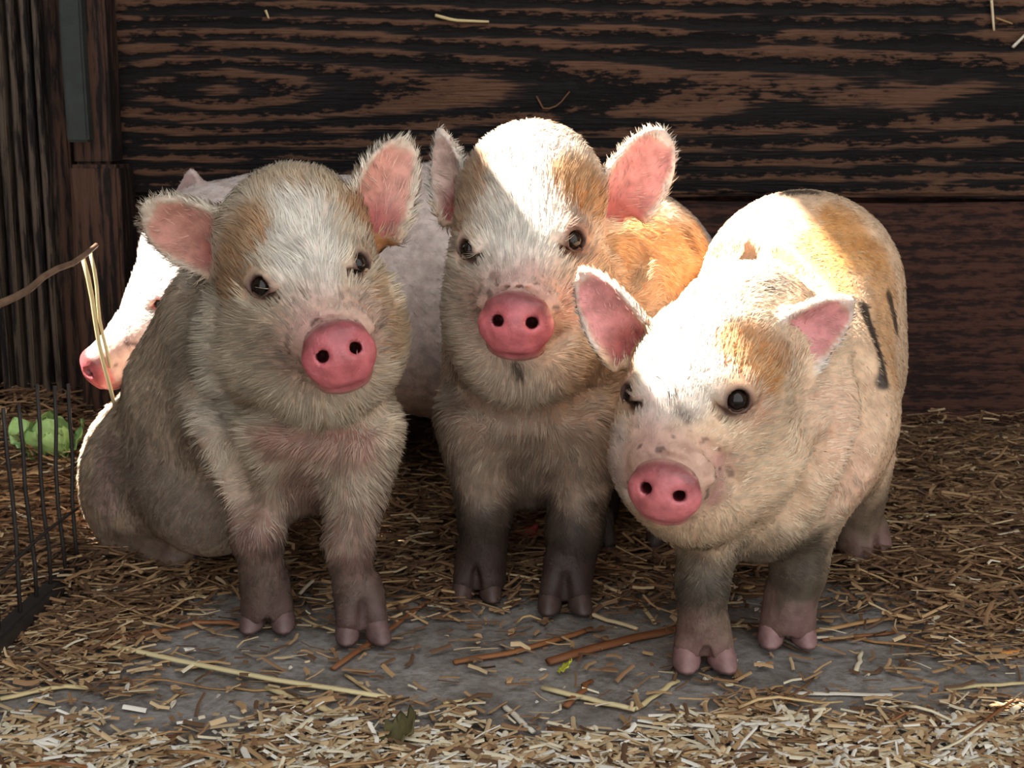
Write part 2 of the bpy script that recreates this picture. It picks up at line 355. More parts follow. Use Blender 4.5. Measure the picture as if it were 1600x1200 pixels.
# ------------------------------------------------------------------ piglets
class Body:
    def __init__(s, lo, hi, h):
        s.h = h; s.lo = np.array(lo, float)
        s.n = np.ceil((np.array(hi) - s.lo) / h).astype(int) + 1
        s.ax = [s.lo[i] + h * np.arange(s.n[i]) for i in range(3)]
        s.D = np.full(s.n, 1.0, np.float32)
    def sl(s, lo, hi):
        a = np.clip(np.floor((np.asarray(lo) - s.lo) / s.h).astype(int), 0, s.n - 1)
        b = np.clip(np.ceil((np.asarray(hi) - s.lo) / s.h).astype(int) + 1, 1, s.n)
        sl = tuple(slice(a[i], b[i]) for i in range(3))
        g = np.stack(np.meshgrid(*[s.ax[i][sl[i]].astype(np.float32) for i in range(3)], indexing='ij'), -1)
        return sl, g
    def put(s, sl, d, k, cut=False):
        A = s.D[sl]
        if cut:
            hh = np.clip(0.5 + 0.5 * (d + A) / k, 0, 1)
            s.D[sl] = -((d * (1 - hh) + (-A) * hh) - k * hh * (1 - hh))
        else:
            hh = np.clip(0.5 + 0.5 * (d - A) / k, 0, 1)
            s.D[sl] = d * (1 - hh) + A * hh - k * hh * (1 - hh)
    def ell(s, c, r, M=None, k=0.02, cut=False):
        c = np.asarray(c, float); r = np.asarray(r, np.float32) * np.ones(3, np.float32); m = r.max() + k + 4 * s.h
        sl, g = s.sl(c - m, c + m); q = g - c.astype(np.float32)
        if M is not None: q = q @ np.asarray(M, np.float32).T          # rows of M are the local axes
        k0 = np.sqrt(((q / r) ** 2).sum(-1)); k1 = np.sqrt(((q / (r * r)) ** 2).sum(-1)) + 1e-6
        s.put(sl, k0 * (k0 - 1) / k1, k, cut)
    def cone(s, a, b, ra, rb, k=0.02, cut=False):
        a = np.asarray(a, float); b = np.asarray(b, float); m = max(ra, rb) + k + 4 * s.h
        sl, g = s.sl(np.minimum(a, b) - m, np.maximum(a, b) + m)
        ab = (b - a).astype(np.float32); q = g - a.astype(np.float32)
        t = np.clip((q @ ab) / (ab @ ab + 1e-9), 0, 1)
        d = np.sqrt(((q - t[..., None] * ab) ** 2).sum(-1)) - (ra + (rb - ra) * t)
        s.put(sl, d.astype(np.float32), k, cut)
    def ear(s, e, k=0.010):
        m = e['L'] * 1.15 + 0.02
        c = e['B'] + e['A'] * e['L'] * 0.45
        sl, g = s.sl(c - m, c + m)
        d, _, _ = ear_sdf(e, g); s.put(sl, d.astype(np.float32), k)
    def val(s, p):
        q = (np.asarray(p) - s.lo) / s.h; i = np.clip(np.floor(q).astype(int), 0, s.n - 2); f = q - i; o = 0
        for dx in (0, 1):
            for dy in (0, 1):
                for dz in (0, 1):
                    w = (f[..., 0] if dx else 1 - f[..., 0]) * (f[..., 1] if dy else 1 - f[..., 1]) * (f[..., 2] if dz else 1 - f[..., 2])
                    o = o + w * s.D[i[..., 0] + dx, i[..., 1] + dy, i[..., 2] + dz]
        return o
    def grad(s, p):
        e = s.h * 1.5; p = np.asarray(p, float)
        g = np.stack([s.val(p + np.eye(3)[i] * e) - s.val(p - np.eye(3)[i] * e) for i in range(3)], -1)
        return g / (np.linalg.norm(g, axis=-1, keepdims=True) + 1e-9)
    def hit(s, px, py):
        d = ray(px, py); d = d / d[1]
        ys = np.arange(s.lo[1] + s.h, s.ax[1][-1] - s.h, s.h * 0.4)
        p = np.array([0, 0, CAMH]) + ys[:, None] * d
        ok = np.all((p > s.lo + s.h) & (p < s.lo + s.h * (s.n - 2)), axis=1); p = p[ok]
        v = s.val(p); w = np.where(v < 0)[0]
        if len(w) == 0: return p[np.argmin(v)]
        i = w[0]
        if i == 0: return p[0]
        t = v[i - 1] / (v[i - 1] - v[i]); return p[i - 1] + (p[i] - p[i - 1]) * t
    def nets(s):
        D = s.D; neg = D < 0; n = s.n
        c = np.zeros(tuple(n - 1), np.int8)
        for dx in (0, 1):
            for dy in (0, 1):
                for dz in (0, 1):
                    c += neg[dx:n[0] - 1 + dx, dy:n[1] - 1 + dy, dz:n[2] - 1 + dz]
        act = (c > 0) & (c < 8); idx = np.full(act.shape, -1, np.int64); cells = np.argwhere(act)
        idx[act] = np.arange(len(cells))
        acc = np.zeros((len(cells), 3)); cnt = np.zeros(len(cells))
        corners = [(x, y, z) for x in (0, 1) for y in (0, 1) for z in (0, 1)]
        for a in corners:
            for ax in range(3):
                if a[ax]: continue
                b = list(a); b[ax] = 1
                va = D[tuple((cells + a).T)]; vb = D[tuple((cells + b).T)]
                x = (va < 0) != (vb < 0); t = np.where(x, va / np.where(x, va - vb, 1), 0)
                p = np.tile(np.array(a, float), (len(cells), 1)); p[:, ax] += t
                acc += p * x[:, None]; cnt += x
        V = s.lo + (cells + acc / cnt[:, None]) * s.h
        faces = []
        for ax in range(3):
            u, v = (ax + 1) % 3, (ax + 2) % 3
            sa = [slice(None)] * 3; sb = [slice(None)] * 3
            sa[ax] = slice(0, n[ax] - 1); sb[ax] = slice(1, n[ax])
            ch = neg[tuple(sa)] != neg[tuple(sb)]; e = np.argwhere(ch)
            e = e[(e[:, u] > 0) & (e[:, v] > 0) & (e[:, u] < n[u] - 1) & (e[:, v] < n[v] - 1)]
            def at(du, dv):
                q = e.copy(); q[:, u] -= du; q[:, v] -= dv; return idx[tuple(q.T)]
            q = np.stack([at(1, 1), at(0, 1), at(0, 0), at(1, 0)], -1)
            flip = ~neg[tuple(e.T)]
            q[flip] = q[flip][:, ::-1]; faces.append(q)
        return V, np.concatenate(faces)

def ear_frame(B, T, N0, w, cup, bend=0.0, th=0.0042, ta=2.2, tb=0.75, skew=0.0):
    A = unit(T - B); L = np.linalg.norm(T - B); Nn = unit(np.asarray(N0, float) - A * np.dot(N0, A)); Wd = np.cross(A, Nn)
    return dict(B=B, A=A, L=L, N=Nn, W=Wd, w=w, cup=cup, bend=bend, th=th, ta=ta, tb=tb, skew=skew)
def ear_sdf(e, g):
    q = g - e['B']; s_ = q @ e['A']; n_ = q @ e['N']; w_ = q @ e['W']
    t = np.clip(s_ / e['L'], -0.3, 1.0); tp = np.clip(t, 0, 1)
    w_ = w_ - e['skew'] * tp * tp * e['w']
    hw = e['w'] * (1 - tp ** e['ta']) ** e['tb'] * (0.86 + 0.3 * tp)
    n0 = e['cup'] * (w_ / e['w']) ** 2 * (1 - 0.4 * tp) + e['bend'] * tp * tp
    dn = np.abs(n_ - n0) - e['th'] * (1.25 - 0.5 * tp); dq = np.abs(w_) - hw
    over = np.maximum(s_ - e['L'], 0)
    dq = np.sqrt(np.maximum(dq, 0) ** 2 + over ** 2) + np.minimum(dq, 0)
    und = np.maximum(-0.15 * e['L'] - s_, 0)
    d = np.sqrt(np.maximum(dn, 0) ** 2 + np.maximum(dq, 0) ** 2 + und ** 2) + np.minimum(np.maximum(dn, dq), 0) - 0.0012
    return d * 0.85, dict(t=t, hw=hw, q=w_, n=n_ - n0, s=s_), None

def hoof_mesh():
    v = []; f = []; K = 12
    rings = [(0.0, 0.0105, 0.019, -0.006), (0.004, 0.0112, 0.0195, -0.006), (0.014, 0.0108, 0.0165, -0.002), (0.026, 0.0095, 0.0125, 0.003), (0.032, 0.006, 0.008, 0.004)]
    for z, rx, ry, oy in rings:
        for j in range(K):
            a = 2 * math.pi * j / K; v.append((rx * math.cos(a), oy + ry * math.sin(a) * (1.15 if math.sin(a) < 0 else 0.9), z))
    for i in range(len(rings) - 1):
        for j in range(K): f.append((i * K + j, i * K + (j + 1) % K, (i + 1) * K + (j + 1) % K, (i + 1) * K + j))
    f.append(tuple(range(K))[::-1]); f.append(tuple((len(rings) - 1) * K + j for j in range(K)))
    return mesh('hoof', v, f, M_HOOF)
HOOF = hoof_mesh()
def sphere_mesh(name, r, mat):
    v = []; f = []; K, J = 20, 12
    for i in range(1, J):
        for j in range(K):
            a, b = math.pi * i / J, 2 * math.pi * j / K; v.append((r * math.sin(a) * math.cos(b), r * math.sin(a) * math.sin(b), r * math.cos(a)))
    for i in range(J - 2):
        for j in range(K): f.append((i * K + j, (i + 1) * K + j, (i + 1) * K + (j + 1) % K, i * K + (j + 1) % K))
    v += [(0, 0, r), (0, 0, -r)]
    for j in range(K):
        f.append((len(v) - 2, j, (j + 1) % K)); f.append((len(v) - 1, (J - 2) * K + (j + 1) % K, (J - 2) * K + j))
    return mesh(name, v, f, mat)

def build_piglet(label, spec):
    lo, hi = spec['box']; B = Body(lo, hi, spec.get('h', 0.0027))
    for a in spec['prims']:
        if a[0] == 'e':
            _, px, py, Y, rr, k = a; c = P(px, py, Y); rr = np.asarray(rr, float) * np.ones(3)
            B.ell(c, [R(x, c) for x in rr], None, k)
        else:
            _, p0, p1, r0, r1, k = a; p0, p1 = P(*p0), P(*p1); B.cone(p0, p1, R(r0, p0), R(r1, p1), k)
    # snout
    sp = spec['snout']; S = P(*sp['at']); n = unit(sp['n']); up0 = np.array([0, 0, 1.0])
    up = unit(up0 - n * (up0 @ n)); rt = np.cross(up, n); ro = math.radians(sp['roll'])   # rt: viewer's right
    u = rt * math.cos(ro) - up * math.sin(ro); v = up * math.cos(ro) + rt * math.sin(ro)
    if u[0] < 0: u = -u
    rw, rh = R(sp['rw'], S), R(sp['rh'], S); FM = np.stack([u, v, n])
    back = P(*sp['from']); B.cone(back, S - n * 0.012, R(sp['rfrom'], back), min(rw, rh) * 0.93, 0.022)
    B.ell(S - n * 0.022 + v * rh * 0.5, (rw * 0.8, rh * 0.6, 0.02), FM, 0.012)
    B.ell(S - n * 0.020 - v * rh * 0.72, (rw * 0.80, rh * 0.50, 0.021), FM, 0.010)        # lower lip and chin
    for sgn in (-1, 1):                                                                        # corners of the mouth
        B.cone(S + u * sgn * rw * 0.62 - v * rh * 0.98 - n * 0.004, S + u * sgn * rw * 1.18 - v * rh * 0.78 - n * 0.040, 0.0026, 0.0035, 0.004, True)
    B.cone(S + u * rw * -0.62 - v * rh * 0.98 - n * 0.002, S + u * rw * 0.62 - v * rh * 0.98 - n * 0.002, 0.0024, 0.0024, 0.004, True)
    arc = lambda k_, w_, dn_, a0, a1: [S + u * rw * k_ * math.cos(math.radians(t_)) + v * rh * w_ * math.sin(math.radians(t_)) - n * dn_ for t_ in np.linspace(a0, a1, 9)]
    for ps, rad, cut in () if spec.get('plain') else ((arc(1.14, 1.26, 0.029, 25, 155), 0.0045, False), (arc(1.05, 1.09, 0.015, 15, 165), 0.0024, True)):
        for p_, q_ in zip(ps[:-1], ps[1:]): B.cone(p_, q_, rad, rad, 0.006, cut)
    B.ell(S - n * 0.006, (rw, rh * 0.95, 0.0125), FM, 0.0045)
    B.ell(S - n * 0.003 + v * rh * 0.62, (rw * 0.80, rh * 0.36, 0.010), FM, 0.006)
    B.ell(S + n * 0.004 + v * rh * 0.1, (rw * 0.55, rh * 0.5, 0.005), FM, 0.006)
    for sgn in (-1, 1):
        c = S + u * sgn * rw * 0.42 + v * rh * 0.12
        FN = np.stack([unit(u * 0.8 + v * sgn * 0.6), unit(v * 0.8 - u * sgn * 0.6), n])
        B.ell(c, (rw * 0.155, rh * 0.20, 0.020), FN, 0.004, True)
    ears = []
    for e in spec['ears']:
        b0, t0 = P(*e['b']), P(*e['t'])
        E = ear_frame(b0, t0, e['n'], R(e['w'], b0), e.get('cup', 0.012), e.get('bend', 0.0), e.get('th', 0.0042), e.get('ta', 2.2), e.get('tb', 0.75), e.get('skew', 0.0))
        B.ear(E); E['pink'] = e.get('pink', spec['earpink']); ears.append(E)
        B.cone(b0 - E['A'] * 0.02 - E['N'] * 0.012, b0 + E['A'] * 0.008 - E['N'] * 0.008, 0.017, 0.008, 0.016)
    # eyes
    eyes = []
    for (px, py, rp) in spec['eyes']:
        h = B.hit(px, py); g = B.grad(h); r = R(rp * 1.0, h); eyes.append((h, g, r))
    for h, g, r in eyes:
        B.ell(h - g * r * 0.35, r * 1.36, None, 0.010)
        sd = unit(np.cross(g, [0, 0, 1])); uv = np.cross(sd, g)
        for rr_, dep, rad, a0, a1, cut in ((1.85, 0.55, 0.0026, 15, 165, True), (1.85, 0.5, 0.0024, 200, 340, True), (1.32, 0.10, 0.0030, 10, 170, False), (2.25, 0.75, 0.0045, 25, 155, False)):
            ps = [h + (sd * math.cos(math.radians(t_)) + uv * math.sin(math.radians(t_)) * 0.85) * r * rr_ - g * r * dep for t_ in np.linspace(a0, a1, 7)]
            for p_, q_ in zip(ps[:-1], ps[1:]): B.cone(p_, q_, rad, rad, 0.007, cut)
    for i, (h, g, r) in enumerate(eyes):
        c = h - g * r * 0.42; tocam = unit(np.array([0, 0, CAMH]) - c); look = unit(g + 0.35 * tocam)
        c = c + look * r * 0.10
        B.ell(c + look * r * 0.35, (r * 1.02, r * 1.02, r * 1.02), None, 0.003, True)
        eyes[i] = (c, look, r)
    for pts, rad, kk in spec.get('creases', []):
        hs = [B.hit(*p_) for p_ in pts]
        hs = [np.array([np.interp(t_, range(len(hs)), [q[i] for q in hs]) for i in range(3)]) for t_ in np.linspace(0, len(hs) - 1, 4 * (len(hs) - 1) + 1)]
        for a_ in range(len(hs)):      # follow the surface
            for _ in range(3): hs[a_] = hs[a_] - B.grad(hs[a_]) * B.val(hs[a_])
        nn_ = len(hs)
        for i_, (p_, q_) in enumerate(zip(hs[:-1], hs[1:])):
            w_ = math.sin(math.pi * (i_ + 0.7) / (nn_ + 0.4)); B.cone(p_, q_, rad * w_, rad * w_, kk, True)
    for (px, py, yaw, scl) in spec['hooves']:      # two toes on every foot
        c = G(px, py, 0.0); ya = math.radians(yaw); fx = np.array([math.cos(ya), math.sin(ya), 0]); fy = np.array([math.sin(ya), -math.cos(ya), 0])
        for sgn in (-1, 1):
            B.cone(c + fx * sgn * 0.006 + np.array([0, 0.006, 0.045]), c + fx * sgn * 0.0125 * scl + fy * 0.005 + np.array([0, 0, 0.019]), 0.014, 0.0102 * scl, 0.007)
        B.cone(c + fy * 0.017 + np.array([0, 0, 0.004]), c + fy * 0.011 + np.array([0, 0, 0.036]), 0.0065, 0.0025, 0.006, True)
        B.cone(c - fy * 0.016 + fx * 0.012 + np.array([0, 0, 0.034]), c - fy * 0.020 + fx * 0.013 + np.array([0, 0, 0.026]), 0.006, 0.004, 0.005)
    B.D = np.maximum(B.D, (0.010 - B.ax[2])[None, None, :].astype(np.float32))     # feet end on the ground
    V, Q = B.nets()
    Nn = B.grad(V)
    # --- coat colours
    col = np.tile(np.array(lin(*spec['base'])), (len(V), 1))
    nz = 0.5 * vnoise(V, 28.0, 1.7) + 0.5 * vnoise(V, 75.0, 9.1)
    col *= (1 + 0.07 * nz)[:, None]
    hairless = np.zeros(len(V))
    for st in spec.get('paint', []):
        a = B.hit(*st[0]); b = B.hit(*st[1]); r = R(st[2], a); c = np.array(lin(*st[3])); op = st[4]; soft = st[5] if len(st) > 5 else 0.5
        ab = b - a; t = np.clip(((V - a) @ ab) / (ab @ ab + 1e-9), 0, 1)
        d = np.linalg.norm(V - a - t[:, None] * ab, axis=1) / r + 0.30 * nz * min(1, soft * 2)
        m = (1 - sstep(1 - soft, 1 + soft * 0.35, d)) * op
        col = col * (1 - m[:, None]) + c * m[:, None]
    for (z0, z1, c, op) in spec.get('mud', []):      # mud dried on the legs
        m = (1 - sstep(z0, z1, V[:, 2] + 0.035 * nz)) * op
        if 'mudbox' in spec: m = m * (V[:, 1] < spec['mudbox'])
        col = col * (1 - m[:, None]) + np.array(lin(*c)) * m[:, None]
    earm = np.zeros(len(V)); ein = np.zeros(len(V))
    for E in ears:
        d, q, _ = ear_sdf(E, V); near = (np.abs(d) < 0.004) & (q['t'] > -0.12)
        inner = near & (q['n'] > 0) ; edge = np.abs(q['q']) / np.maximum(q['hw'], 1e-4)
        m = inner * (1 - sstep(0.68, 1.0, edge + 0.12 * nz)) * (1 - sstep(0.80, 0.96, q['t']))
        pink = np.array(lin(*E['pink'])); deep = np.array(lin(*spec.get('eardeep', (168, 88, 84))))
        dm = (1 - sstep(0.05, 0.45, q['t'] + 0.15 * edge))[:, None]
        col = np.where(m[:, None] > 0, col * (1 - m[:, None]) + (pink * (1 - dm) + deep * dm) * m[:, None], col)
        out = near & ~inner & (q['t'] > 0.12)
        rim = near & ((q['n'] <= 0) | (m < 0.4)) & (q['t'] > 0.15)
        col[rim] = col[rim] * 0.35 + np.array(lin(*spec.get('earwhite', (232, 224, 212)))) * 0.65
        ein = np.maximum(ein, m); earm = np.maximum(earm, near * (q['t'] > 0.0))
    ql = (V - S) @ FM.T; rr = np.sqrt((ql[:, 0] / rw) ** 2 + (ql[:, 1] / (rh * 1.02)) ** 2)
    sn = (1 - sstep(1.0, 1.10, rr)) * sstep(-0.017, -0.012, ql[:, 2])
    lip = (1 - sstep(0.65, 1.0, np.sqrt((ql[:, 0] / (rw * 0.85)) ** 2 + ((ql[:, 1] + rh * 0.9) / (rh * 0.45)) ** 2))) * sstep(-0.03, -0.02, ql[:, 2])
    pk = np.array(lin(*spec.get('snoutpink', (208, 112, 116))))[None] * (1 + 0.26 * nz[:, None])
    pk = pk * (1 - 0.30 * np.clip(ql[:, 1:2] / rh, 0, 1)) * np.where(rr > 0.8, 0.9, 1.0)[:, None]
    mz = (1 - sstep(1.2, 2.1, np.sqrt((ql[:, 0] / rw) ** 2 + ((ql[:, 1] - 0.35 * rh) / rh) ** 2) + 0.25 * nz)) * sstep(-0.075, -0.05, ql[:, 2]) * 0.6
    col = col * (1 - mz[:, None]) + np.array(lin(*spec.get('muzzle', (198, 160, 150)))) * mz[:, None]
    spk = (vnoise(V, 150.0, 40.0) > 0.62) * np.clip(mz * 1.6, 0, 0.7)        # specks of dirt on the nose
    col = col * (1 - spk[:, None]) + np.array(lin(92, 74, 66)) * spk[:, None]
    col = col * (1 - lip[:, None] * 0.7) + pk * lip[:, None] * 0.7
    col = col * (1 - sn[:, None]) + pk * sn[:, None]
    rd = (sstep(0.72, 1.0, rr + 0.35 * nz) * sstep(0.15, 0.7, ql[:, 1] / rh + 0.3 * nz) * sn * 0.6)[:, None]      # dirt along the upper rim
    col = col * (1 - rd) + np.array(lin(112, 72, 68)) * rd
    for sgn in (-1, 1):
        dd = np.sqrt(((ql[:, 0] - sgn * rw * 0.42) / (rw * 0.2)) ** 2 + ((ql[:, 1] - rh * 0.12) / (rh * 0.24)) ** 2)
        m = ((1 - sstep(0.80, 1.25, dd)) * (ql[:, 2] < 0.0045) * (ql[:, 2] > -0.04))[:, None] * 0.92
        col = col * (1 - m) + np.array(lin(84, 22, 28)) * m
    nosem = np.maximum(sn, lip)
    for c, g, r in eyes:
        d = np.linalg.norm(V - c, axis=1) / r
        m = (1 - sstep(1.38, 1.95, d + 0.25 * nz))[:, None] * 0.92
        col = col * (1 - m) + np.array(lin(*spec.get('lid', (78, 54, 48)))) * m
        hairless = np.maximum(hairless, 1 - sstep(1.55, 2.1, d))
    for (px, py, yaw, scl) in spec['hooves']:      # dust caked on the feet
        c = G(px, py, 0.0); d = np.linalg.norm((V - c) / np.array([1, 1, 1.6]), axis=1)
        m = ((1 - sstep(0.018, 0.042, d + 0.016 * nz)) * 0.75)[:, None]; col = col * (1 - m) + np.array(lin(*spec.get('hoof', (112, 84, 78)))) * 0.8 * m
    base = np.array([V[:, 0].mean(), V[:, 1].mean(), 0.0])
    root = link('piglet', None); root.location = base; tag(root, label, 'pig')
    skin = col * np.array(lin(*spec.get('skin', (226, 186, 172))))[None] ** 0.22 * 0.98
    keep = np.clip(nosem + ein, 0, 1)[:, None]; skin = col * keep + skin * (1 - keep)
    body = link('body', fast_mesh('body', V - base, [Q], M_SKIN, skin, True, 0.58 - 0.26 * nosem), root)
    # --- eyes, lashes, hooves
    for c, look, r in eyes:
        e = link('eye', sphere_mesh('eye', r, M_EYE), root, c - base)
        lv = []; lf = []
        sd = unit(np.cross(look, [0, 0, 1])); upv = np.cross(sd, look)
        for k in range(spec.get('lashes', 7)):
            a = -0.7 + 1.4 * k / max(1, spec.get('lashes', 7) - 1)
            p0 = c + (upv * math.cos(a) * 1.0 + sd * math.sin(a) * 1.0 + look * 0.62) * r
            dr = unit(look * 0.55 + upv * (0.75 + 0.3 * random.random()) + sd * math.sin(a) * 1.1); ln = r * random.uniform(0.4, 0.9)
            p1 = p0 + dr * ln * 0.5; p2 = p0 + dr * ln - np.array([0, 0, ln * 0.1])
            sw = unit(np.cross(dr, upv)) * 0.00035; i = len(lv)
            lv += [p0 - sw - base, p0 + sw - base, p1 + sw - base, p1 - sw - base, p2 - base]; lf += [(i, i + 1, i + 2, i + 3), (i + 3, i + 2, i + 4)]
        tag(link('eyelashes', mesh('eyelashes', lv, lf, M_LASH), root), 'pale eyelashes')
    hm = HOOF.copy(); hm.materials.clear(); hm.materials.append(mat_plain('piglet_hoof', lin(*spec.get('hoof', (112, 84, 78))), 0.5, 0.4, 0.35, 90.0))
    for (px, py, yaw, scl) in spec['hooves']:
        c = G(px, py, 0.0)
        for sgn in (-1, 1):
            o = link('hoof', hm, root, c - base + np.array([sgn * 0.0125 * scl, 0, 0.002]))
            o.rotation_euler = (0, 0, math.radians(yaw + sgn * 8)); o.scale = (scl * 0.98, scl * 0.98, scl * 0.72)
    # --- coat of bristles
    T = np.concatenate([Q[:, [0, 1, 2]], Q[:, [0, 2, 3]]])
    ar = np.linalg.norm(np.cross(V[T[:, 1]] - V[T[:, 0]], V[T[:, 2]] - V[T[:, 0]]), axis=1)
    hw = np.ones(len(V)) * (1 - 0.93 * np.clip(nosem * 1.2, 0, 1)) * (1 - 0.8 * ein) * (1 - hairless)
    hw[V[:, 2] < 0.018] = 0
    ctr = S - n * 0.10
    headd = np.linalg.norm(V - ctr, axis=1); head = 1 - sstep(0.13, 0.20, headd)
    hw *= (0.75 + 0.75 * head)
    pr = ar * hw[T].mean(1); pr /= pr.sum(); K = spec.get('hairs', 42000)
    tri = rng.choice(len(T), K, p=pr); bc = rng.dirichlet((1, 1, 1), K)
    mixv = lambda A: (A[T[tri]] * (bc[..., None] if A.ndim == 2 else bc)).sum(1)
    p0 = mixv(V); nn = mixv(Nn); nn /= np.linalg.norm(nn, axis=1, keepdims=True) + 1e-9
    cc = mixv(col); hd = mixv(head); em = mixv(earm); no = mixv(nosem)
    back_dir = unit(np.array(spec['rear']))
    flow = hd[:, None] * (p0 - S) / (np.linalg.norm(p0 - S, axis=1, keepdims=True) + 1e-9) * 1.0 + (1 - hd[:, None]) * (back_dir * 0.8 + np.array([0, 0, -0.75]))
    for E in ears:
        m = (em > 0.3) & (np.linalg.norm(p0 - (E['B'] + E['A'] * E['L'] * 0.5), axis=1) < E['L'] * 0.8)
        flow[m] = E['A'] + 0.5 * np.sign((p0[m] - E['B']) @ E['W'])[:, None] * E['W']
    jit = np.stack([vnoise(p0, 34.0, 5), vnoise(p0, 34.0, 13), vnoise(p0, 34.0, 29)], -1)
    flow = flow + 0.75 * jit + rng.normal(0, 0.16, (K, 3))
    flow -= nn * (flow * nn).sum(1, keepdims=True); flow /= np.linalg.norm(flow, axis=1, keepdims=True) + 1e-9
    ln = spec.get('hairlen', 0.011) * rng.uniform(0.55, 1.25, K) * (0.85 + 0.35 * hd)
    dS = np.linalg.norm(p0 - S, axis=1); ln *= 0.28 + 0.72 * sstep(0.03, 0.085, dS)
    ln *= np.where(em > 0.3, 0.85, 1.0); ln *= 0.5 + 0.5 * sstep(0.03, 0.10, p0[:, 2])
    lift = (0.20 + 0.22 * rng.random(K) + 0.2 * (em > 0.3))[:, None]
    d1 = flow + nn * lift; d1 /= np.linalg.norm(d1, axis=1, keepdims=True)
    d2 = flow + nn * (lift - 0.18); d2 /= np.linalg.norm(d2, axis=1, keepdims=True)
    p0 = p0 - nn * 0.0008
    p1 = p0 + d1 * (ln * 0.5)[:, None]; p2 = p1 + d2 * (ln * 0.5)[:, None]
    q = p0 + 0.004 * np.stack([vnoise(p0, 60.0, 3), vnoise(p0, 60.0, 31), vnoise(p0, 60.0, 71)], -1)
    _, inv = np.unique(np.floor(q / spec.get('clump', 0.0065)).astype(np.int64) @ np.array([1, 100003, 10000600009 % (1 << 40)]), return_inverse=True)
    inv = inv.ravel(); cn = np.bincount(inv)[inv][:, None]
    for arr, am in ((p1, 0.30), (p2, 0.62)):
        mean = np.stack([np.bincount(inv, arr[:, i])[inv] for i in range(3)], -1) / cn
        cs = (am * rng.uniform(0.4, 1.15, K))[:, None]; arr += (mean - arr) * cs
    shade = rng.uniform(spec.get('clumpdark', 0.66), 1.14, inv.max() + 1)[inv][:, None]
    ph = rng.uniform(-1.1, 1.1, K)[:, None]
    sd = np.cross(flow, nn) * np.cos(ph) + nn * np.sin(ph); wd = spec.get('hairw', 0.00042) * rng.uniform(0.7, 1.3, K)[:, None]
    HV = np.stack([p0 - sd * wd, p0 + sd * wd, p1 - sd * wd * 0.8, p1 + sd * wd * 0.8, p2], 1).reshape(-1, 3) - base
    i0 = np.arange(K) * 5
    quad = np.stack([i0, i0 + 1, i0 + 3, i0 + 2], -1); trf = np.stack([i0 + 2, i0 + 3, i0 + 4], -1)
    hc = cc * rng.uniform(0.82, 1.16, K)[:, None] * shade; hc = hc + (np.array(lin(*spec.get('hairtint', (236, 222, 196)))) - hc) * spec.get('tintmix', 0.22) * np.clip(hc.mean(1, keepdims=True) / 0.35, 0.1, 1)
    hc = np.clip(hc, 0, 0.95)
    me = fast_mesh('coat', HV, [quad, trf], M_HAIR, np.repeat(hc, 5, 0))
    me.normals_split_custom_set_from_vertices(np.repeat(unit_rows(nn + 0.35 * d1 + rng.normal(0, 0.10, (K, 3))), 5, 0).tolist())
    tag(link('coat', me, root), 'short pale bristly coat', kind='stuff')
    return root
def unit_rows(a): return a / (np.linalg.norm(a, axis=1, keepdims=True) + 1e-9)

WHITE, ORANGE, TAN, BLACK, MUD, PINK = (238, 230, 218), (200, 142, 82), (196, 158, 116), (44, 40, 38), (62, 54, 48), (206, 152, 142)

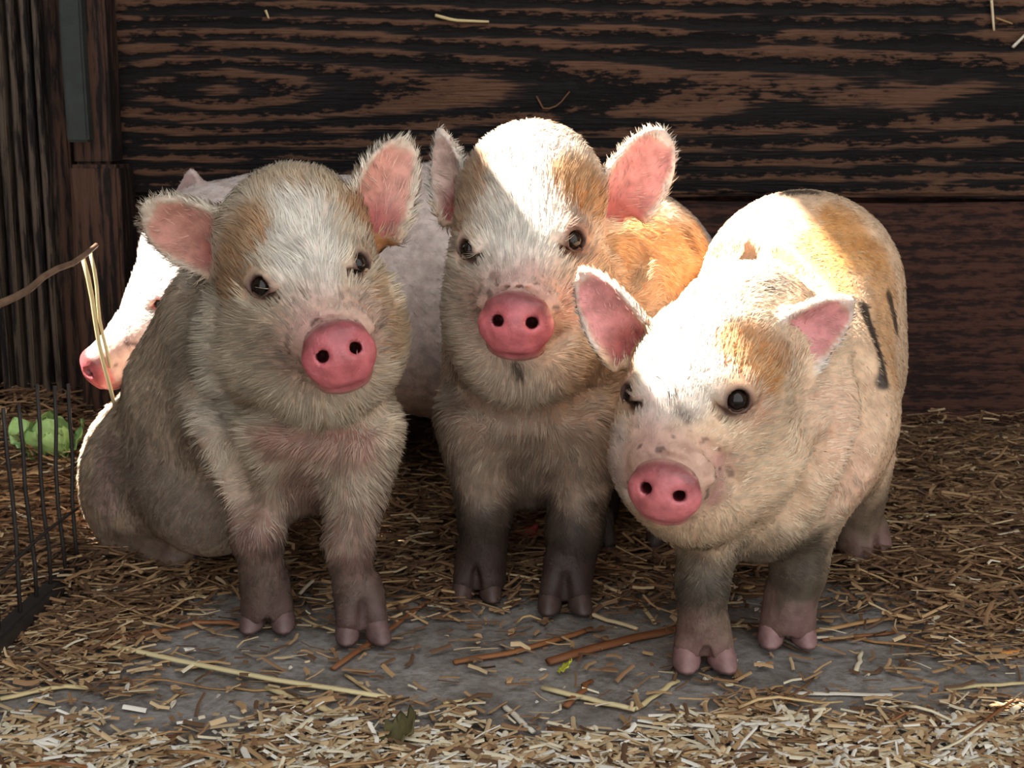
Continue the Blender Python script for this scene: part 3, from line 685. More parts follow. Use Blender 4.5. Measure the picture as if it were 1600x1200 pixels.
PIG1 = dict(
    box=((-0.56, 0.95, 0.0), (-0.06, 1.62, 0.52)), base=(214, 194, 168), rear=(-0.55, 0.75, -0.35), mudbox=1.195,
    prims=[
        ('e', 455, 405, 1.13, (112, 112, 118), 0.02), ('e', 462, 362, 1.13, (104, 84, 100), 0.03),
        ('e', 480, 470, 1.10, (118, 105, 100), 0.03), ('e', 405, 530, 1.13, (88, 95, 100), 0.03), ('e', 575, 525, 1.13, (62, 90, 90), 0.03),
        ('e', 500, 590, 1.10, (90, 72, 80), 0.03),
        ('c', (400, 500, 1.20), (450, 620, 1.20), 112, 120, 0.04), ('e', 480, 650, 1.19, (135, 120, 130), 0.03),
        ('c', (420, 600, 1.24), (285, 725, 1.38), 148, 142, 0.05), ('c', (345, 500, 1.23), (300, 595, 1.28), 86, 95, 0.04), ('e', 245, 760, 1.37, (108, 105, 120), 0.03), ('e', 330, 760, 1.28, (105, 100, 110), 0.03),
        ('c', (390, 690, 1.17), (402, 830, 1.145), 62, 38, 0.025), ('c', (402, 830, 1.145), (415, 955, 1.145), 36, 34, 0.012), ('e', 400, 835, 1.14, 37, 0.01),
        ('c', (565, 680, 1.15), (545, 850, 1.13), 62, 35, 0.025), ('c', (545, 850, 1.13), (560, 975, 1.125), 34, 33, 0.012),
        ('c', (205, 800, 1.36), (200, 850, 1.34), 62, 34, 0.02), ('c', (190, 850, 1.35), (275, 872, 1.29), 28, 24, 0.012),
        ('e', 470, 740, 1.19, (60, 60, 60), 0.03),
    ],
    snout=dict(at=(531, 556, 1.012), n=(0.20, -1, 0.10), roll=-13, rw=60, rh=52, **{'from': (495, 500, 1.09)}, rfrom=82),
    ears=[dict(b=(350, 378, 1.14), t=(216, 338, 1.10), n=(-0.12, -1, -0.22), w=60, cup=0.012, ta=2.0, tb=0.55, skew=0.25),
          dict(b=(580, 345, 1.15), t=(614, 210, 1.15), n=(0.42, -1, -0.05), w=54, cup=0.017, ta=2.0, tb=0.62, skew=0.35)],
    eyes=[(407, 447, 16), (561, 411, 15)], hooves=[(420, 978, 4, 1.05), (566, 996, 12, 1.05), (290, 893, -50, 0.95)],
    earpink=(214, 152, 136), hoof=(104, 80, 76), hairs=80000, hairlen=0.015, clump=0.008,
    paint=[((470, 330), (480, 430), 62, WHITE, 0.95, 0.6), ((395, 350), (362, 440), 44, (182, 132, 84), 0.9), ((555, 330), (595, 400), 36, (178, 124, 76), 0.95),
           ((420, 285), (520, 290), 42, TAN, 0.55), ((600, 460), (618, 530), 40, (190, 146, 98), 0.75), ((470, 500), (440, 560), 60, (214, 186, 164), 0.6),
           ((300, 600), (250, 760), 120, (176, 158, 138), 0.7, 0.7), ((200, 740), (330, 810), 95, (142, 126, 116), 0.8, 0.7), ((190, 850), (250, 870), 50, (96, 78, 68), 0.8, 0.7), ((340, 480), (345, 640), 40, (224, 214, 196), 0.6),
           ((430, 690), (560, 690), 40, (168, 112, 98), 0.8), ((470, 740), (480, 780), 40, (156, 108, 92), 0.8), ((170, 700), (160, 780), 40, (168, 136, 136), 0.5),
           ((480, 505), (560, 505), 26, (206, 164, 156), 0.75), ((540, 885), (575, 880), 24, (66, 56, 52), 0.8), ((385, 850), (425, 850), 26, (80, 64, 58), 0.7), ((388, 455), (425, 455), 24, (150, 116, 104), 0.6)],
    creases=[([(335, 470), (322, 560), (345, 650)], 0.007, 0.02), ([(340, 640), (420, 655), (520, 672), (600, 650)], 0.006, 0.02), ([(300, 610), (345, 700), (385, 790)], 0.008, 0.025), ([(600, 430), (615, 470)], 0.004, 0.01)],
    mud=[(0.09, 0.21, (138, 102, 92), 0.8), (0.045, 0.12, MUD, 0.75)], earwhite=(226, 216, 200))
PIG2 = dict(
    box=((-0.16, 1.0, 0.0), (0.30, 1.62, 0.54)), base=(222, 198, 174), hoof=(74, 56, 50), rear=(0.45, 0.85, -0.1),
    prims=[
        ('e', 828, 320, 1.23, (112, 105, 110), 0.02), ('e', 835, 290, 1.24, (92, 80, 95), 0.03), ('e', 818, 400, 1.20, (112, 92, 95), 0.03),
        ('e', 760, 490, 1.21, (68, 78, 85), 0.03), ('e', 885, 480, 1.22, (78, 88, 90), 0.03), ('e', 820, 560, 1.20, (92, 70, 80), 0.03),
        ('c', (830, 470, 1.29), (815, 620, 1.28), 122, 122, 0.04), ('e', 825, 690, 1.28, (112, 85, 110), 0.03),
        ('c', (860, 500, 1.32), (985, 425, 1.42), 138, 128, 0.05), ('c', (860, 600, 1.32), (985, 560, 1.44), 118, 105, 0.04),
        ('c', (742, 660, 1.25), (757, 800, 1.235), 58, 40, 0.025), ('c', (757, 800, 1.235), (752, 915, 1.235), 38, 38, 0.012),
        ('c', (915, 680, 1.24), (898, 830, 1.215), 58, 42, 0.025), ('c', (898, 830, 1.215), (884, 935, 1.205), 40, 38, 0.012),
        ('c', (930, 640, 1.44), (930, 830, 1.46), 60, 32, 0.02), ('c', (1040, 620, 1.44), (1040, 830, 1.45), 60, 32, 0.02),
    ],
    snout=dict(at=(805, 508, 1.105), n=(-0.10, -1, 0.06), roll=3, rw=61, rh=49, **{'from': (815, 440, 1.18)}, rfrom=76),
    ears=[dict(b=(726, 320, 1.25), t=(686, 200, 1.25), n=(-0.55, -0.9, 0.0), w=40, cup=0.020, ta=1.5, tb=0.85, pink=(224, 190, 176)),
          dict(b=(960, 325, 1.26), t=(1040, 205, 1.245), n=(0.25, -1, -0.15), w=56, cup=0.014, ta=2.2, tb=0.55, skew=-0.05)],
    eyes=[(731, 389, 14), (897, 375, 16)], hooves=[(745, 932, 0, 1.05), (882, 950, 0, 1.1), (930, 872, 0, 1.0), (1040, 872, 0, 1.0)],
    earpink=(222, 150, 146), hairs=80000, hairlen=0.013,
    paint=[((840, 250), (800, 400), 75, WHITE, 0.95, 0.5), ((745, 265), (715, 345), 44, (190, 144, 106), 0.92), ((895, 285), (930, 320), 50, ORANGE, 0.95), ((880, 290), (900, 310), 24, (180, 118, 62), 0.6),
           ((1000, 380), (1080, 400), 95, (212, 158, 98), 0.95, 0.6), ((930, 420), (1000, 440), 50, (214, 166, 118), 0.8), ((800, 450), (830, 450), 46, (208, 176, 164), 0.7),
           ((905, 400), (900, 360), 34, (176, 128, 106), 0.6), ((770, 430), (776, 432), 9, (96, 84, 80), 0.7), ((742, 462), (760, 455), 9, (110, 98, 92), 0.6),
           ((806, 572), (812, 578), 13, (52, 40, 32), 0.9, 0.7), ((1070, 360), (1085, 390), 16, (90, 66, 48), 0.6), ((880, 470), (905, 490), 30, (222, 160, 150), 0.6),
           ((1035, 300), (1100, 345), 14, (220, 180, 140), 0.5), ((730, 680), (900, 700), 110, (150, 120, 98), 0.75, 0.8), ((700, 600), (720, 640), 14, (70, 52, 44), 0.6),  # chest stroke: brown dirt, with some shade painted into the coat
           ((860, 492), (872, 520), 9, (150, 70, 66), 0.7)],
    creases=[([(985, 350), (1000, 400), (985, 450)], 0.006, 0.02), ([(700, 610), (760, 640), (850, 650), (920, 620)], 0.006, 0.02), ([(945, 395), (965, 430)], 0.004, 0.012), ([(862, 545), (885, 520)], 0.003, 0.008)],
    mud=[(0.10, 0.22, (120, 96, 78), 0.6), (0.08, 0.15, (66, 54, 44), 0.95), (0.03, 0.10, (46, 38, 32), 0.7)], earwhite=(240, 236, 230))
PIG3 = dict(
    box=((0.02, 0.88, 0.0), (0.46, 1.50, 0.48)), base=(234, 204, 170), rear=(0.4, 0.9, -0.1), hoof=(136, 102, 98), lashes=16,
    prims=[
        ('e', 1110, 575, 1.06, (118, 110, 115), 0.02), ('e', 1100, 640, 1.04, (120, 95, 95), 0.03), ('e', 1165, 715, 1.07, (108, 95, 95), 0.03), ('e', 1030, 715, 1.03, (78, 90, 85), 0.03),
        ('e', 1085, 775, 1.04, (88, 76, 80), 0.03), ('c', (1165, 525, 1.12), (1230, 640, 1.16), 118, 150, 0.03), ('e', 1250, 700, 1.13, (112, 110, 115), 0.03),
        ('c', (1235, 600, 1.18), (1250, 455, 1.30), 140, 157, 0.04), ('c', (1255, 660, 1.20), (1268, 580, 1.30), 130, 142, 0.04), ('e', 1180, 790, 1.10, (100, 70, 90), 0.03), ('e', 1290, 700, 1.24, (95, 112, 100), 0.02),
        ('c', (1110, 790, 1.08), (1097, 915, 1.06), 60, 37, 0.022), ('c', (1097, 915, 1.06), (1100, 1010, 1.06), 37, 36, 0.012),
        ('c', (1262, 780, 1.13), (1248, 890, 1.115), 60, 41, 0.022), ('c', (1248, 890, 1.115), (1232, 975, 1.11), 39, 37, 0.012),
        ('c', (1325, 720, 1.31), (1338, 830, 1.32), 72, 36, 0.02), ('c', (1338, 830, 1.32), (1350, 870, 1.31), 34, 32, 0.012),
        ('c', (1210, 720, 1.33), (1205, 850, 1.34), 70, 34, 0.02),
    ],
    snout=dict(at=(1036, 772, 0.955), n=(-0.32, -1, 0.0), roll=9, rw=60, rh=48, **{'from': (1075, 700, 1.03)}, rfrom=80),
    ears=[dict(b=(985, 530, 1.07), t=(900, 424, 1.06), n=(-0.35, -1, -0.05), w=52, cup=0.016, ta=1.7, tb=0.7, skew=0.15),
          dict(b=(1215, 540, 1.08), t=(1328, 462, 1.06), n=(0.20, -1, -0.25), w=60, cup=0.016, ta=1.7, tb=0.7, skew=0.15)],
    eyes=[(985, 616, 15), (1152, 625, 18)], hooves=[(1098, 1036, 0, 1.15), (1228, 1000, -6, 1.1), (1358, 890, 6, 1.05), (1205, 885, 0, 1.05)],
    earpink=(226, 152, 150), hairs=80000, hairlen=0.0085, clumpdark=0.8,
    paint=[((1080, 500), (1060, 600), 80, WHITE, 0.9, 0.5), ((1150, 540), (1200, 580), 48, ORANGE, 0.95), ((1180, 520), (1225, 560), 30, (188, 124, 68), 0.7), ((1000, 500), (990, 540), 26, TAN, 0.7),
           ((1320, 380), (1260, 420), 85, (222, 166, 100), 0.95, 0.6), ((1380, 430), (1390, 560), 60, (222, 172, 118), 0.8, 0.7), ((1310, 340), (1360, 390), 40, (206, 148, 84), 0.7),
           ((1230, 302), (1268, 300), 18, BLACK, 0.85), ((1350, 480), (1380, 595), 15, BLACK, 0.95, 0.5), ((1390, 465), (1400, 510), 14, BLACK, 0.9, 0.5), ((1185, 455), (1225, 440), 26, (110, 106, 104), 0.7, 0.7),
           ((1040, 585), (1050, 620), 18, (92, 88, 86), 0.75, 0.7), ((1060, 640), (1075, 655), 12, (100, 88, 82), 0.7, 0.7), ((1010, 645), (1020, 690), 40, (216, 186, 180), 0.5, 0.7),
           ((1150, 610), (1185, 640), 36, (172, 118, 88), 0.65, 0.7), ((1120, 720), (1115, 780), 18, (232, 170, 160), 0.7), ((1075, 930), (1125, 930), 36, (82, 78, 72), 0.85), ((1262, 860), (1240, 960), 52, (80, 72, 60), 0.8), ((1096, 692), (1102, 686), 6, (50, 42, 38), 0.8), ((1122, 700), (1124, 704), 4, (60, 48, 44), 0.8), ((1138, 732), (1142, 742), 6, (60, 48, 44), 0.7),
           ((1300, 640), (1330, 760), 70, (236, 196, 168), 0.7, 0.7), ((1015, 733), (1060, 728), 9, (88, 70, 68), 0.6), ((960, 690), (975, 770), 40, (240, 234, 228), 0.6, 0.7)],
    creases=[([(1345, 560), (1372, 630), (1350, 720), (1300, 800)], 0.007, 0.02), ([(1300, 690), (1262, 760), (1230, 815)], 0.006, 0.02), ([(1100, 410), (1200, 402), (1290, 460)], 0.006, 0.02), ([(1090, 690), (1130, 720), (1150, 760)], 0.003, 0.01)],
    mud=[(0.085, 0.145, (74, 66, 54), 0.85), (0.03, 0.06, (150, 128, 116), 0.4)], earwhite=(244, 238, 232), snoutpink=(216, 122, 124))
PIG4 = dict(
    box=((-0.60, 1.28, 0.0), (0.36, 1.862, 0.50)), h=0.0034, plain=True, base=(228, 218, 212), rear=(1, 0.1, -0.1), mudbox=9.0,
    prims=[
        ('c', (420, 430, 1.62), (700, 455, 1.665), 150, 186, 0.05), ('c', (700, 455, 1.665), (955, 465, 1.665), 186, 178, 0.05), ('c', (420, 430, 1.62), (330, 400, 1.56), 145, 105, 0.05),
        ('c', (330, 410, 1.55), (290, 455, 1.50), 92, 78, 0.03), ('e', 285, 490, 1.49, 76, 0.03), ('e', 310, 530, 1.50, 72, 0.03),
        ('c', (450, 560, 1.60), (450, 740, 1.62), 75, 42, 0.03), ('c', (560, 560, 1.72), (560, 700, 1.74), 75, 42, 0.03),
        ('c', (930, 560, 1.60), (930, 740, 1.62), 85, 42, 0.03), ('c', (1010, 560, 1.74), (1010, 700, 1.75), 80, 42, 0.03),
    ],
    snout=dict(at=(146, 580, 1.375), n=(-0.8, -0.45, -0.35), roll=0, rw=34, rh=34, **{'from': (246, 502, 1.45)}, rfrom=58),
    ears=[dict(b=(303, 325, 1.56), t=(299, 264, 1.57), n=(-0.4, -0.8, 0.1), w=26, cup=0.006, ta=2.0, tb=0.8, pink=(176, 144, 138)),
          dict(b=(330, 400, 1.46), t=(300, 450, 1.42), n=(-0.6, -0.6, -0.5), w=40, cup=0.008, ta=2.4, tb=0.7)],
    eyes=[(247, 474, 7)], lid=(190, 110, 104), hooves=[(450, 772, 0, 1.15), (560, 735, 0, 1.15), (930, 772, 0, 1.15), (1010, 735, 0, 1.15)],
    earpink=(214, 150, 146), hairs=40000, hairlen=0.010,
    paint=[((215, 590), (190, 620), 30, (150, 70, 62), 0.6)], mud=[(0.08, 0.16, (110, 92, 84), 0.7)], earwhite=(214, 190, 184))
build_piglet('cream piglet sitting at the left with tan patches by its drooping ears', PIG1)
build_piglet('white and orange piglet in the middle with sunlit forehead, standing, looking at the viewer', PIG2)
build_piglet('white piglet at the right with black streaks and orange patch on its rump', PIG3)
build_piglet('larger white pig behind the others, head lowered to the wire fence at left', PIG4)

# ------------------------------------------------------------------ straw
def tube(pts, rad, flat=0.6, K=6, taper=0.8):
    """bent stalk along pts"""
    pts = np.asarray(pts, float); v = []; f = []; n = len(pts)
    for i, p in enumerate(pts):
        t = unit(pts[min(i + 1, n - 1)] - pts[max(i - 1, 0)]); sd = unit(np.cross(t, [0, 0, 1.0]) if abs(t[2]) < 0.95 else np.cross(t, [1.0, 0, 0])); up = np.cross(sd, t)
        r = rad * (1 - (1 - taper) * i / (n - 1)) * (1.0 if 0 < i < n - 1 else 0.92)
        for j in range(K):
            a = 2 * math.pi * j / K; v.append(p + sd * r * math.cos(a) + up * r * flat * math.sin(a))
    for i in range(n - 1):
        for j in range(K): f.append((i * K + j, i * K + (j + 1) % K, (i + 1) * K + (j + 1) % K, (i + 1) * K + j))
    f.append(tuple(range(K))[::-1]); f.append(tuple((n - 1) * K + j for j in range(K)))
    return v, f
def gz(x, y): return float(floor_h(x, y) + mound(x, y) * 0.7 - 0.003)
SG = 'loose straw stalks in the floor litter'; SLAB = 'loose dry straw stalk lying in the litter on the floor'
def ground_straw(pxs, wpx, mat, label=None, lift=0.0, name='straw_stalk', flat=0.55):
    pts = []
    for (px, py) in pxs:
        g = G(px, py, 0.004)
        for _ in range(3): g = G(px, py, gz(g[0], g[1]) + 0.004)
        pts.append(g)
    pts = np.array(pts)
    # resample
    d = np.concatenate([[0], np.cumsum(np.linalg.norm(np.diff(pts, axis=0), axis=1))]); t = np.linspace(0, d[-1], 7)
    q = np.stack([np.interp(t, d, pts[:, i]) for i in range(3)], -1)
    r = R(wpx / 2, q[3]); q[:, 2] = [gz(a[0], a[1]) for a in q]; q[:, 2] = q[:, 2].max() * 0.5 + q[:, 2] * 0.5 + r * flat + 0.001 + lift
    q[1:-1] += rng.normal(0, r * 0.25, (5, 3)) * [1, 1, 0.2]
    o0 = q.mean(0); o0[2] -= r * flat; v, f = tube(q - o0, r, flat, 6, random.uniform(0.6, 1.0))
    o = link(name, mesh(name, v, f, mat), None, o0)
    tag(o, label or SLAB, 'straw', SG if not label else None); return o
ground_straw([(136, 1002), (410, 1062), (610, 1093)], 13, M_STRAWPALE, 'longest pale straw stalk lying across the dirt before the sitting piglet', 0.002)
ground_straw([(416, 1072), (539, 1121)], 13, M_STRAWPALE, 'short yellow straw stalk branching off the longest pale one')
ground_straw([(80, 994), (196, 998), (336, 968), (400, 985)], 14, M_STRAWBROWN, 'broad brown straw blade before the left hoof of the sitting piglet')
ground_straw([(206, 904), (325, 934)], 11, M_STRAWPALE, 'pale stalk in the shadow under the sitting piglet')
ground_straw([(857, 1035), (980, 1000), (1060, 982)], 20, M_STRAWBROWN, 'thick brown stalk just left of the front hoof of the right piglet')
ground_straw([(1232, 1079), (1394, 1082)], 13, M_CHIP, 'flat grey white splinter lying on bare dirt at the right', name='wood_splinter', flat=0.3)['category'] = 'splinter'
ground_straw([(1380, 823), (1480, 815), (1600, 806)], 12, M_STRAWPALE, 'long yellow straw stalk reaching the right edge below the wall', 0.008)
ground_straw([(520, 1043), (610, 985), (695, 918)], 12, M_STRAWBROWN, 'long brown stalk between the sitting and the middle piglet')
ground_straw([(1563, 1022), (1600, 1018)], 16, mat_straw('straw_orange', [lin(205, 130, 60), lin(215, 145, 75)]), 'short orange stalk cut off by the right edge')
LABS = ['thin tan stalk slanting beside the broad brown blade at lower left',
    'pale bent stalk entering from the left edge in the foreground',
    'short pale blade low at the left edge',
    'whitish splinter nearest the lower left corner',
    'small kinked tan stalk at the bottom edge left of centre',
    'thick yellow brown stalk at the bottom edge below the long pale straw',
    'thin curved stalk rising from the left edge in the foreground',
    'short stalk pointing up under the longest pale straw',
    'brown stalk lying flat at the lower left',
    'curved tan blade behind the right front hoof of the sitting piglet',
    'long brown stalk on bare dirt below the middle piglet',
    'tan stalk just right of the middle piglet hooves',
    'short pale upright looking stalk left of the right piglet leg',
    'pale stalk below the thick brown one in the foreground centre',
    'red brown flake crossing the pale foreground stalk',
    'pale slanting stalk below the front hoof of the right piglet',
    'whitish shaving slanting in the foreground centre',
    'tan stalk near the bottom edge in the centre',
    'small pale stalk right of the dry leaf',
    'short tan stalk above the tip of the longest pale straw',
    'tan stalk slanting down to the left of the dry leaf',
    'hair thin pale stalk curving above the dry leaf',
    'white flat shaving lying level in the foreground centre',
    'long tan stalk trailing right from the hooves of the right piglet',
    'pale stalk running to the right edge in the foreground',
    'tiny white splinter crossing a pale stalk near the right edge',
    'tan stalk running off the right edge at the bottom',
    'tan stalk below the grey white splinter at the right',
    'short stalk standing out above the grey white splinter',
    'thin stalk at the foot of the plank wall right of the pigs',
    'thin stalk in the litter right of the hind hoof',
    'tan stalk slanting up between the sitting and middle piglets',
    'broad pale stalk beside the foreleg of the sitting piglet',
    'thin tan stalk in the gap between sitting and middle piglet',
    'brown stalk just behind the hooves of the right piglet',
    'tan stalk between the two front legs of the right piglet']
for pts, w, m in [
    ([(52, 1058), (112, 1002)], 8, M_STRAW), ([(0, 1090), (87, 1071), (147, 1076)], 12, M_STRAWPALE), ([(45, 1118), (140, 1142)], 11, M_STRAWPALE), ([(7, 1167), (94, 1177)], 10, M_CHIP),
    ([(297, 1146), (302, 1165), (287, 1198)], 10, M_STRAW), ([(483, 1195), (539, 1153)], 16, M_STRAW), ([(0, 1153), (30, 1125), (66, 1086)], 8, M_STRAW), ([(245, 1104), (287, 1076)], 8, M_STRAW),
    ([(161, 1167), (280, 1146)], 10, M_STRAWBROWN), ([(594, 950), (695, 917)], 12, M_STRAW), ([(709, 1033), (800, 1020), (925, 981)], 13, M_STRAWBROWN), ([(905, 952), (996, 981)], 11, M_STRAW),
    ([(996, 934), (1023, 972)], 9, M_STRAWPALE), ([(847, 1072), (992, 1109)], 13, M_STRAWPALE), ([(884, 1102), (925, 1062)], 14, M_STRAWBROWN), ([(992, 1106), (1060, 1062)], 11, M_STRAWPALE),
    ([(787, 1099), (834, 1143)], 12, M_CHIP), ([(817, 1170), (932, 1153)], 10, M_STRAW), ([(692, 1096), (739, 1089)], 8, M_STRAWPALE), ([(540, 1052), (581, 1079)], 8, M_STRAW), ([(537, 1116), (587, 1163)], 9, M_STRAW),
    ([(695, 1133), (710, 1110), (739, 1089)], 6, M_STRAWPALE), ([(878, 1141), (935, 1140)], 11, M_CHIP), ([(1262, 991), (1441, 959), (1502, 964)], 11, M_STRAW), ([(1478, 1074), (1600, 1067)], 12, M_STRAWPALE),
    ([(1516, 1103), (1539, 1072)], 7, M_CHIP), ([(1529, 1113), (1600, 1099)], 11, M_STRAW), ([(1273, 1136), (1347, 1113)], 11, M_STRAW), ([(1337, 1049), (1347, 1015)], 9, M_STRAW), ([(1387, 712), (1477, 722)], 8, M_STRAW),
    ([(1430, 890), (1493, 878)], 8, M_STRAW), ([(560, 850), (640, 800)], 10, M_STRAW), ([(575, 845), (650, 830)], 14, M_STRAWPALE), ([(590, 900), (680, 865)], 8, M_STRAW), ([(1285, 1000), (1400, 985)], 9, M_STRAWBROWN), ([(1140, 975), (1200, 978)], 9, M_STRAW)]:
    ground_straw(pts, w, m, LABS.pop(0))
# scattered stalks: a few shapes, placed one by one
SV = []
for k in range(10):
    t = np.linspace(-0.5, 0.5, 6); b = random.uniform(-0.05, 0.05); c = random.uniform(-0.03, 0.03)
    v, f = tube(np.stack([t, b * (1 - 4 * t * t) + c * t ** 3 * 8, 0.02 * np.sin(t * 6 + k)], -1), 0.016, 0.55, 5, random.uniform(0.5, 1))
    SV.append(mesh('straw_stalk', v, f, random.choice([M_STRAW, M_STRAW, M_STRAWBROWN])))
def dens(x, y):
    q_ = np.stack([np.asarray(x, float), np.asarray(y, float), np.zeros_like(np.asarray(x, float))], -1)
    y = y + 0.06 * vnoise(q_, 9.0, 4.4) + 0.03 * vnoise(q_, 27.0, 8.8)
    d = 0.07 + 0.9 * sstep(1.14, 1.34, y) + 0.9 * sstep(0.97, 0.87, y) + 0.55 * sstep(0.30, 0.42, x) * sstep(1.0, 1.12, y) + 0.6 * sstep(-0.27, -0.38, x) * sstep(0.98, 1.05, y) + 0.6 * sstep(-0.1, 0.2, x) * sstep(1.0, 0.93, y)
    return np.minimum(d, 1.0) * np.where(q_[..., 1] > 1.855, 0.0, 1.0)
def region(x, y):
    return 'at the foot of the plank wall' if y > 1.55 else 'in the foreground' if y < 0.97 else 'right of the right piglet' if x > 0.3 else 'beside the wire fence' if x < -0.3 else 'around the hooves of the piglets'
def spot():
    while True:
        y = random.uniform(0.80, 1.86); x = random.uniform(-0.46, 0.46) * (y + 0.06)
        if random.random() < float(dens(np.array(x), np.array(y))): return x, y
for k in range(240):
    x, y = spot(); L = random.uniform(0.035, 0.12) * (0.75 if y < 0.95 else 1.0); wsc = random.uniform(0.08, 0.16)
    o = link('straw_stalk', random.choice(SV), None, (x, y, gz(x, y) + 0.003 + random.random() * 0.012 * float(dens(np.array(x), np.array(y)))))
    o.rotation_euler = (0, random.uniform(-0.06, 0.06), random.gauss(0.2, 0.75)); o.scale = (L, wsc, wsc)
    where = region(x, y); hue = 'brown' if o.data.materials[0] == M_STRAWBROWN else 'tan'
    tag(o, f'loose {hue} straw stalk in the litter {where}', 'straw', f'{hue} stalks {where}')
CV = []
for k in range(6):
    n = 6; v = []
    for i in range(n):
        a = 2 * math.pi * i / n; v.append((math.cos(a) * random.uniform(0.7, 1.1), math.sin(a) * random.uniform(0.35, 0.6), 0.15 * math.cos(a * 2 + k)))
    v += [(a * 0.95, b * 0.95, c + 0.18) for a, b, c in v]
    f = [tuple(range(n))[::-1], tuple(range(n, 2 * n))] + [(i, (i + 1) % n, n + (i + 1) % n, n + i) for i in range(n)]
    CV.append(mesh('wood_chip', v, f, M_CHIP, False))
for k in range(220):
    y = random.uniform(0.82, 1.25) if k % 3 == 0 else random.uniform(0.80, 0.93); x = random.uniform(-0.44, 0.44) * (y + 0.06)
    o = link('wood_chip', random.choice(CV), None, (x, y, gz(x, y) + 0.003)); sc_ = random.uniform(0.0025, 0.0075)
    o.rotation_euler = (random.uniform(-0.3, 0.3), random.uniform(-0.3, 0.3), random.uniform(0, 6.28)); o.scale = (sc_, sc_, sc_)
    where = region(x, y); tag(o, f'small pale wood chip lying {where}', 'wood chip', f'wood chips {where}')
# the uncountable rest: chaff and broken straw
K = 36000
y = rng.uniform(0.78, 1.87, K * 5); x = rng.uniform(-0.50, 0.50, K * 5) * (y + 0.10)
far = rng.random(K * 5) < 0.12
x = np.where(far, rng.uniform(-0.9, 1.5, K * 5), x); y = np.where(far, rng.uniform(0.7, 1.87, K * 5), y)
keep = rng.random(K * 5) < dens(x, y) * np.where(y < 1.0, 1.3, 1.0); x, y = x[keep][:K], y[keep][:K]; K = len(x)
d = dens(x, y); front = sstep(1.02, 0.90, y)
L = rng.uniform(0.006, 0.045, K) * (1 - 0.35 * front) * (0.6 + 0.6 * d); Wd = rng.uniform(0.0007, 0.0024, K) * (1 + 0.1 * front)
an = rng.normal(0.15, 0.8, K); dirv = np.stack([np.cos(an), np.sin(an), rng.normal(0, 0.16, K)], -1); sdv = np.stack([-np.sin(an), np.cos(an), rng.normal(0, 0.25, K)], -1)
z0 = floor_h(x, y) + mound(x, y) * 0.7 + 0.0005 + rng.random(K) ** 1.5 * (0.004 + 0.016 * d * sstep(1.0, 1.3, y) + 0.5 * mound(x, y) * 0.4)
c0 = np.stack([x, y, z0], -1); bend = rng.normal(0, 0.1, K)[:, None] * L[:, None] * sdv
rows = []
for t in (-0.5, 0.0, 0.5):
    p = c0 + dirv * (t * L)[:, None] + bend * (1 - 4 * t * t)
    for q in (-1, 0, 1): rows.append(p + sdv * (q * Wd)[:, None] + np.array([0, 0, 1.0]) * ((q == 0) * Wd * 0.6)[:, None])
LV = np.stack(rows, 1).reshape(-1, 3); b9 = np.arange(K) * 9
quads = np.concatenate([np.stack([b9 + o_, b9 + o_ + 1, b9 + o_ + 4, b9 + o_ + 3], -1) for o_ in (0, 1, 3, 4)])
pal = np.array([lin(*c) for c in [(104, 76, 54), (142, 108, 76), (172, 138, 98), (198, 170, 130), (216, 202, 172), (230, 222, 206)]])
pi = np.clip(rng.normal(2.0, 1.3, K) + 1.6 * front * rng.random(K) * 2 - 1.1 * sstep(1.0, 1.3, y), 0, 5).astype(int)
lc = pal[pi] * rng.uniform(0.8, 1.15, K)[:, None]
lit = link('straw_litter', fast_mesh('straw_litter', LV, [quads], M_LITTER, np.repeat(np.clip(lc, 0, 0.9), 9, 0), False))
tag(lit, 'chaff and short broken straw strewn over the pigsty floor', 'straw litter', None, 'stuff')
# bits of straw stuck on the back wall
def wall_straw(pxs, w, label, mat=M_STRAWPALE):
    q0 = np.array([P(a, b, WALL_Y - 0.008) for a, b in pxs]); d_ = np.concatenate([[0], np.cumsum(np.linalg.norm(np.diff(q0, axis=0), axis=1))])
    t = np.linspace(0, d_[-1], 8); q = np.stack([np.interp(t, d_, q0[:, i]) for i in range(3)], -1)
    o0 = q.mean(0); v, f = tube(q - o0, R(w / 2, o0), 0.7, 5, 0.7); tag(link('straw_stalk', mesh('straw_stalk', v, f, mat), None, o0), label, 'straw', None)
wall_straw([(680, 24), (710, 32), (764, 34)], 8, 'pale straw stuck on the top plank above the middle piglet')
wall_straw([(838, 150), (850, 172), (872, 165), (890, 143)], 4, 'thin curled straw hanging on the plank wall over the middle head', M_STRAW)
wall_straw([(1549, 0), (1553, 48)], 7, 'upright straw on the plank wall at the top right', M_STRAW)
wall_straw([(1556, 28), (1582, 37)], 4, 'thin straw crossing the upright one at the top right', M_STRAW)
wall_straw([(1582, 74), (1604, 52)], 8, 'white straw at the right edge of the plank wall', M_CHIP)
wall_straw([(415, 16), (420, 29)], 6, 'tiny straw bit high on the plank wall above the sitting piglet')
wall_straw([(160, 275), (166, 300), (170, 320)], 3, 'thin bent straw beside the corner post', M_STRAW)
wall_straw([(152, 305), (180, 360)], 3, 'straight thin straw leaning beside the corner post', M_STRAW)

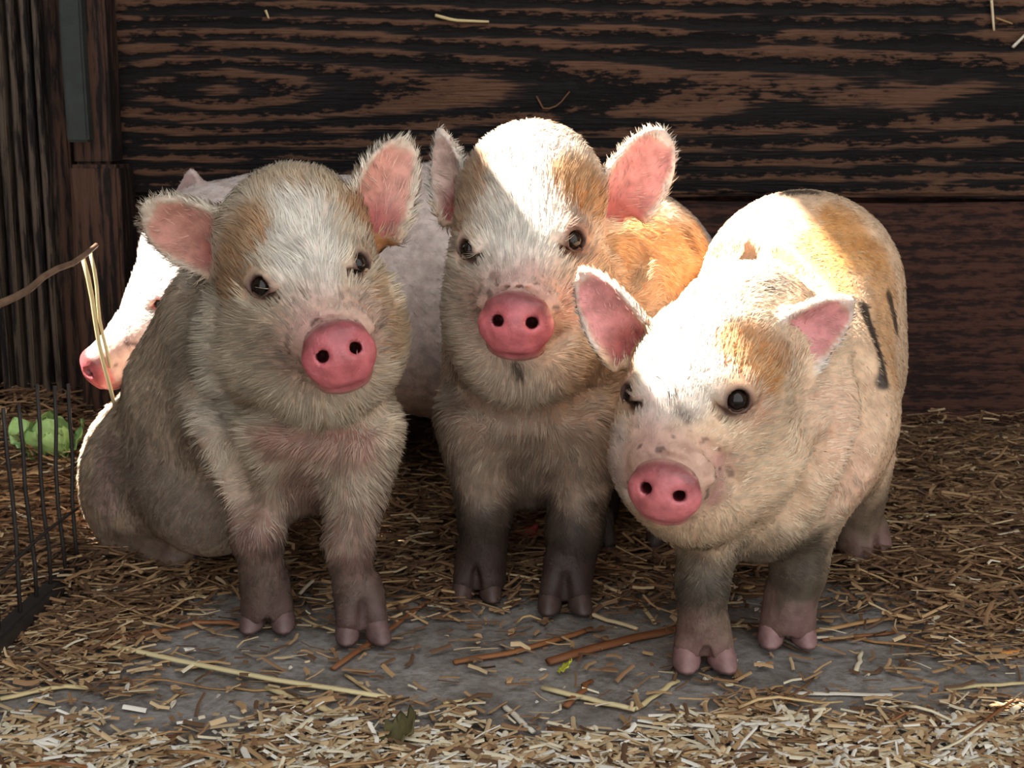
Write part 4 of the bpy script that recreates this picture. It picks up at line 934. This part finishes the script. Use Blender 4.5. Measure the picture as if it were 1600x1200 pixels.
# ------------------------------------------------------------------ wire fence, twigs, greens
FX = -0.452
fence = link('wire_fence_panel', None); fence.location = (FX, 1.2, 0)
tag(fence, 'dark wire fence panel on a low rail at the left edge', 'fence')
kid(box('rail', (FX - 0.016, 0.86, 0.004), (FX + 0.004, 1.30, 0.020), M_WIRE, None, 0.003, 8, 0.001), fence)
for k in range(11):
    yb = 0.90 + k * 0.0385; zt = 0.205 + 0.02 * random.random()
    xx = FX - 0.006 + random.uniform(-0.003, 0.003)
    pts = [(xx + random.uniform(-0.0015, 0.0015), yb + 0.004 * math.sin(i + k), 0.012 + (zt - 0.012) * i / 5) for i in range(6)]
    o0 = np.array([FX, 1.2, 0]); v, f = tube(np.array(pts) - o0, 0.0021, 1.0, 6, 0.9); link('wire', mesh('wire', v, f, M_WIRE), fence)
v, f = tube(np.array([(FX - 0.002, 0.87 + i * 0.042, 0.075 + 0.002 * math.sin(i)) for i in range(11)]) - np.array([FX, 1.2, 0]), 0.0017, 1.0, 6, 1.0)
link('cross_wire', mesh('cross_wire', v, f, M_WIRE), fence)
def twig(name, p, r, mat, label, taper=0.8):
    q = np.array(p); o0 = q[0].copy(); o0 = q.mean(0); v, f = tube(q - o0, r, 1.0, 7, taper); o = link(name, mesh(name, v, f, mat), None, o0); tag(o, label, 'twig'); return o
a, b = P(-30, 495, 1.10), P(150, 386, 1.352)
twig('twig', [a + (b - a) * t + np.array([0.001 * math.sin(t * 9), 0, 0.002 * math.sin(t * 14)]) for t in np.linspace(0, 1, 9)], 0.0038, M_TWIG, 'brown twig laid along the top of the wire fence', 0.75)
for (p0, p1, r, lab) in (((128, 398, 1.345), (178, 640, 1.335), 0.0026, 'longer pale stalk hanging from the twig over the pink snout'), ((141, 395, 1.35), (170, 575, 1.34), 0.0021, 'shorter pale stalk hanging from the twig end by the snout')):
    a, b = P(*p0), P(*p1); twig('dry_stalk', [a + (b - a) * t + np.array([0.0015 * math.sin(t * 8), 0, 0]) for t in np.linspace(0, 1, 8)], r, M_STRAWPALE, lab)
def leaf_mesh(name, L, w, curl, mat, th=0.0007, frill=0.0016):
    v = []; f = []; n, m = 8, 6
    for i in range(n + 1):
        t = i / n; hw = w * (math.sin(math.pi * min(1, t * 0.93 + 0.07)) ** 0.7) + 0.0008
        for j in range(m + 1):
            s_ = (j / m - 0.5) * 2
            v.append((t * L * math.cos(curl * t), s_ * hw, t * L * math.sin(curl * t) * 0.8 + 0.25 * hw * s_ * s_ + frill * abs(s_) * math.sin(t * 21 + s_ * 3 + curl * 9)))
    nb = len(v); v += [(a, b, c - th) for a, b, c in v]
    q = lambda i, j: i * (m + 1) + j
    for i in range(n):
        for j in range(m):
            a = (q(i, j), q(i + 1, j), q(i + 1, j + 1), q(i, j + 1)); f.append(a); f.append(tuple(x + nb for x in a[::-1]))
    rim = [q(i, 0) for i in range(n + 1)] + [q(n, j) for j in range(1, m + 1)] + [q(i, m) for i in range(n - 1, -1, -1)] + [q(0, j) for j in range(m - 1, 0, -1)]
    for a, b in zip(rim, rim[1:] + rim[:1]): f.append((a, a + nb, b + nb, b))
    return mesh(name, v, f, mat)
gb = P(80, 760, 1.60); greens = link('leafy_greens', None); greens.location = (gb[0], gb[1], gz(gb[0], gb[1]))
tag(greens, 'clump of bright green leaves behind the wire fence', 'plant')
for k in range(12):
    L = random.uniform(0.035, 0.065); a_ = k * 2.4
    o = link('leaf', leaf_mesh('leaf', L, L * random.uniform(0.26, 0.4), random.uniform(0.3, 1.1), M_LEAF, 0.0007, 0.004), greens, (0.016 * math.cos(a_), 0.012 * math.sin(a_), 0.012 + 0.004 * (k % 4)))
    o.rotation_euler = (random.uniform(-0.5, 0.5), -random.uniform(0.5, 1.35), a_)
def ground_at(px, py): 
    g = G(px, py, 0.004); return (g[0], g[1], gz(g[0], g[1]) + 0.004)
o = link('dry_leaf', leaf_mesh('dry_leaf', 0.038, 0.014, 0.6, M_DRYLEAF, 0.001, 0.006), None, ground_at(592, 1150)); o.rotation_euler = (0.2, -0.15, 0.3); tag(o, 'crumpled olive brown leaf on the dirt in the foreground', 'leaf')
o = link('yellow_petal', leaf_mesh('yellow_petal', 0.020, 0.005, 0.6, M_YELLOW, 0.0008), None, ground_at(872, 1042)); o.rotation_euler = (0.3, -0.3, -0.4); tag(o, 'tiny yellow green petal on the dirt before the middle piglet', 'petal')
o = link('red_scrap', leaf_mesh('red_scrap', 0.045, 0.011, 0.5, M_PEEL, 0.0015), None, ground_at(792, 842)); o.rotation_euler = (0.4, -0.2, 0.1); tag(o, 'curled red scrap in the straw between the legs of the middle piglet', 'scrap')
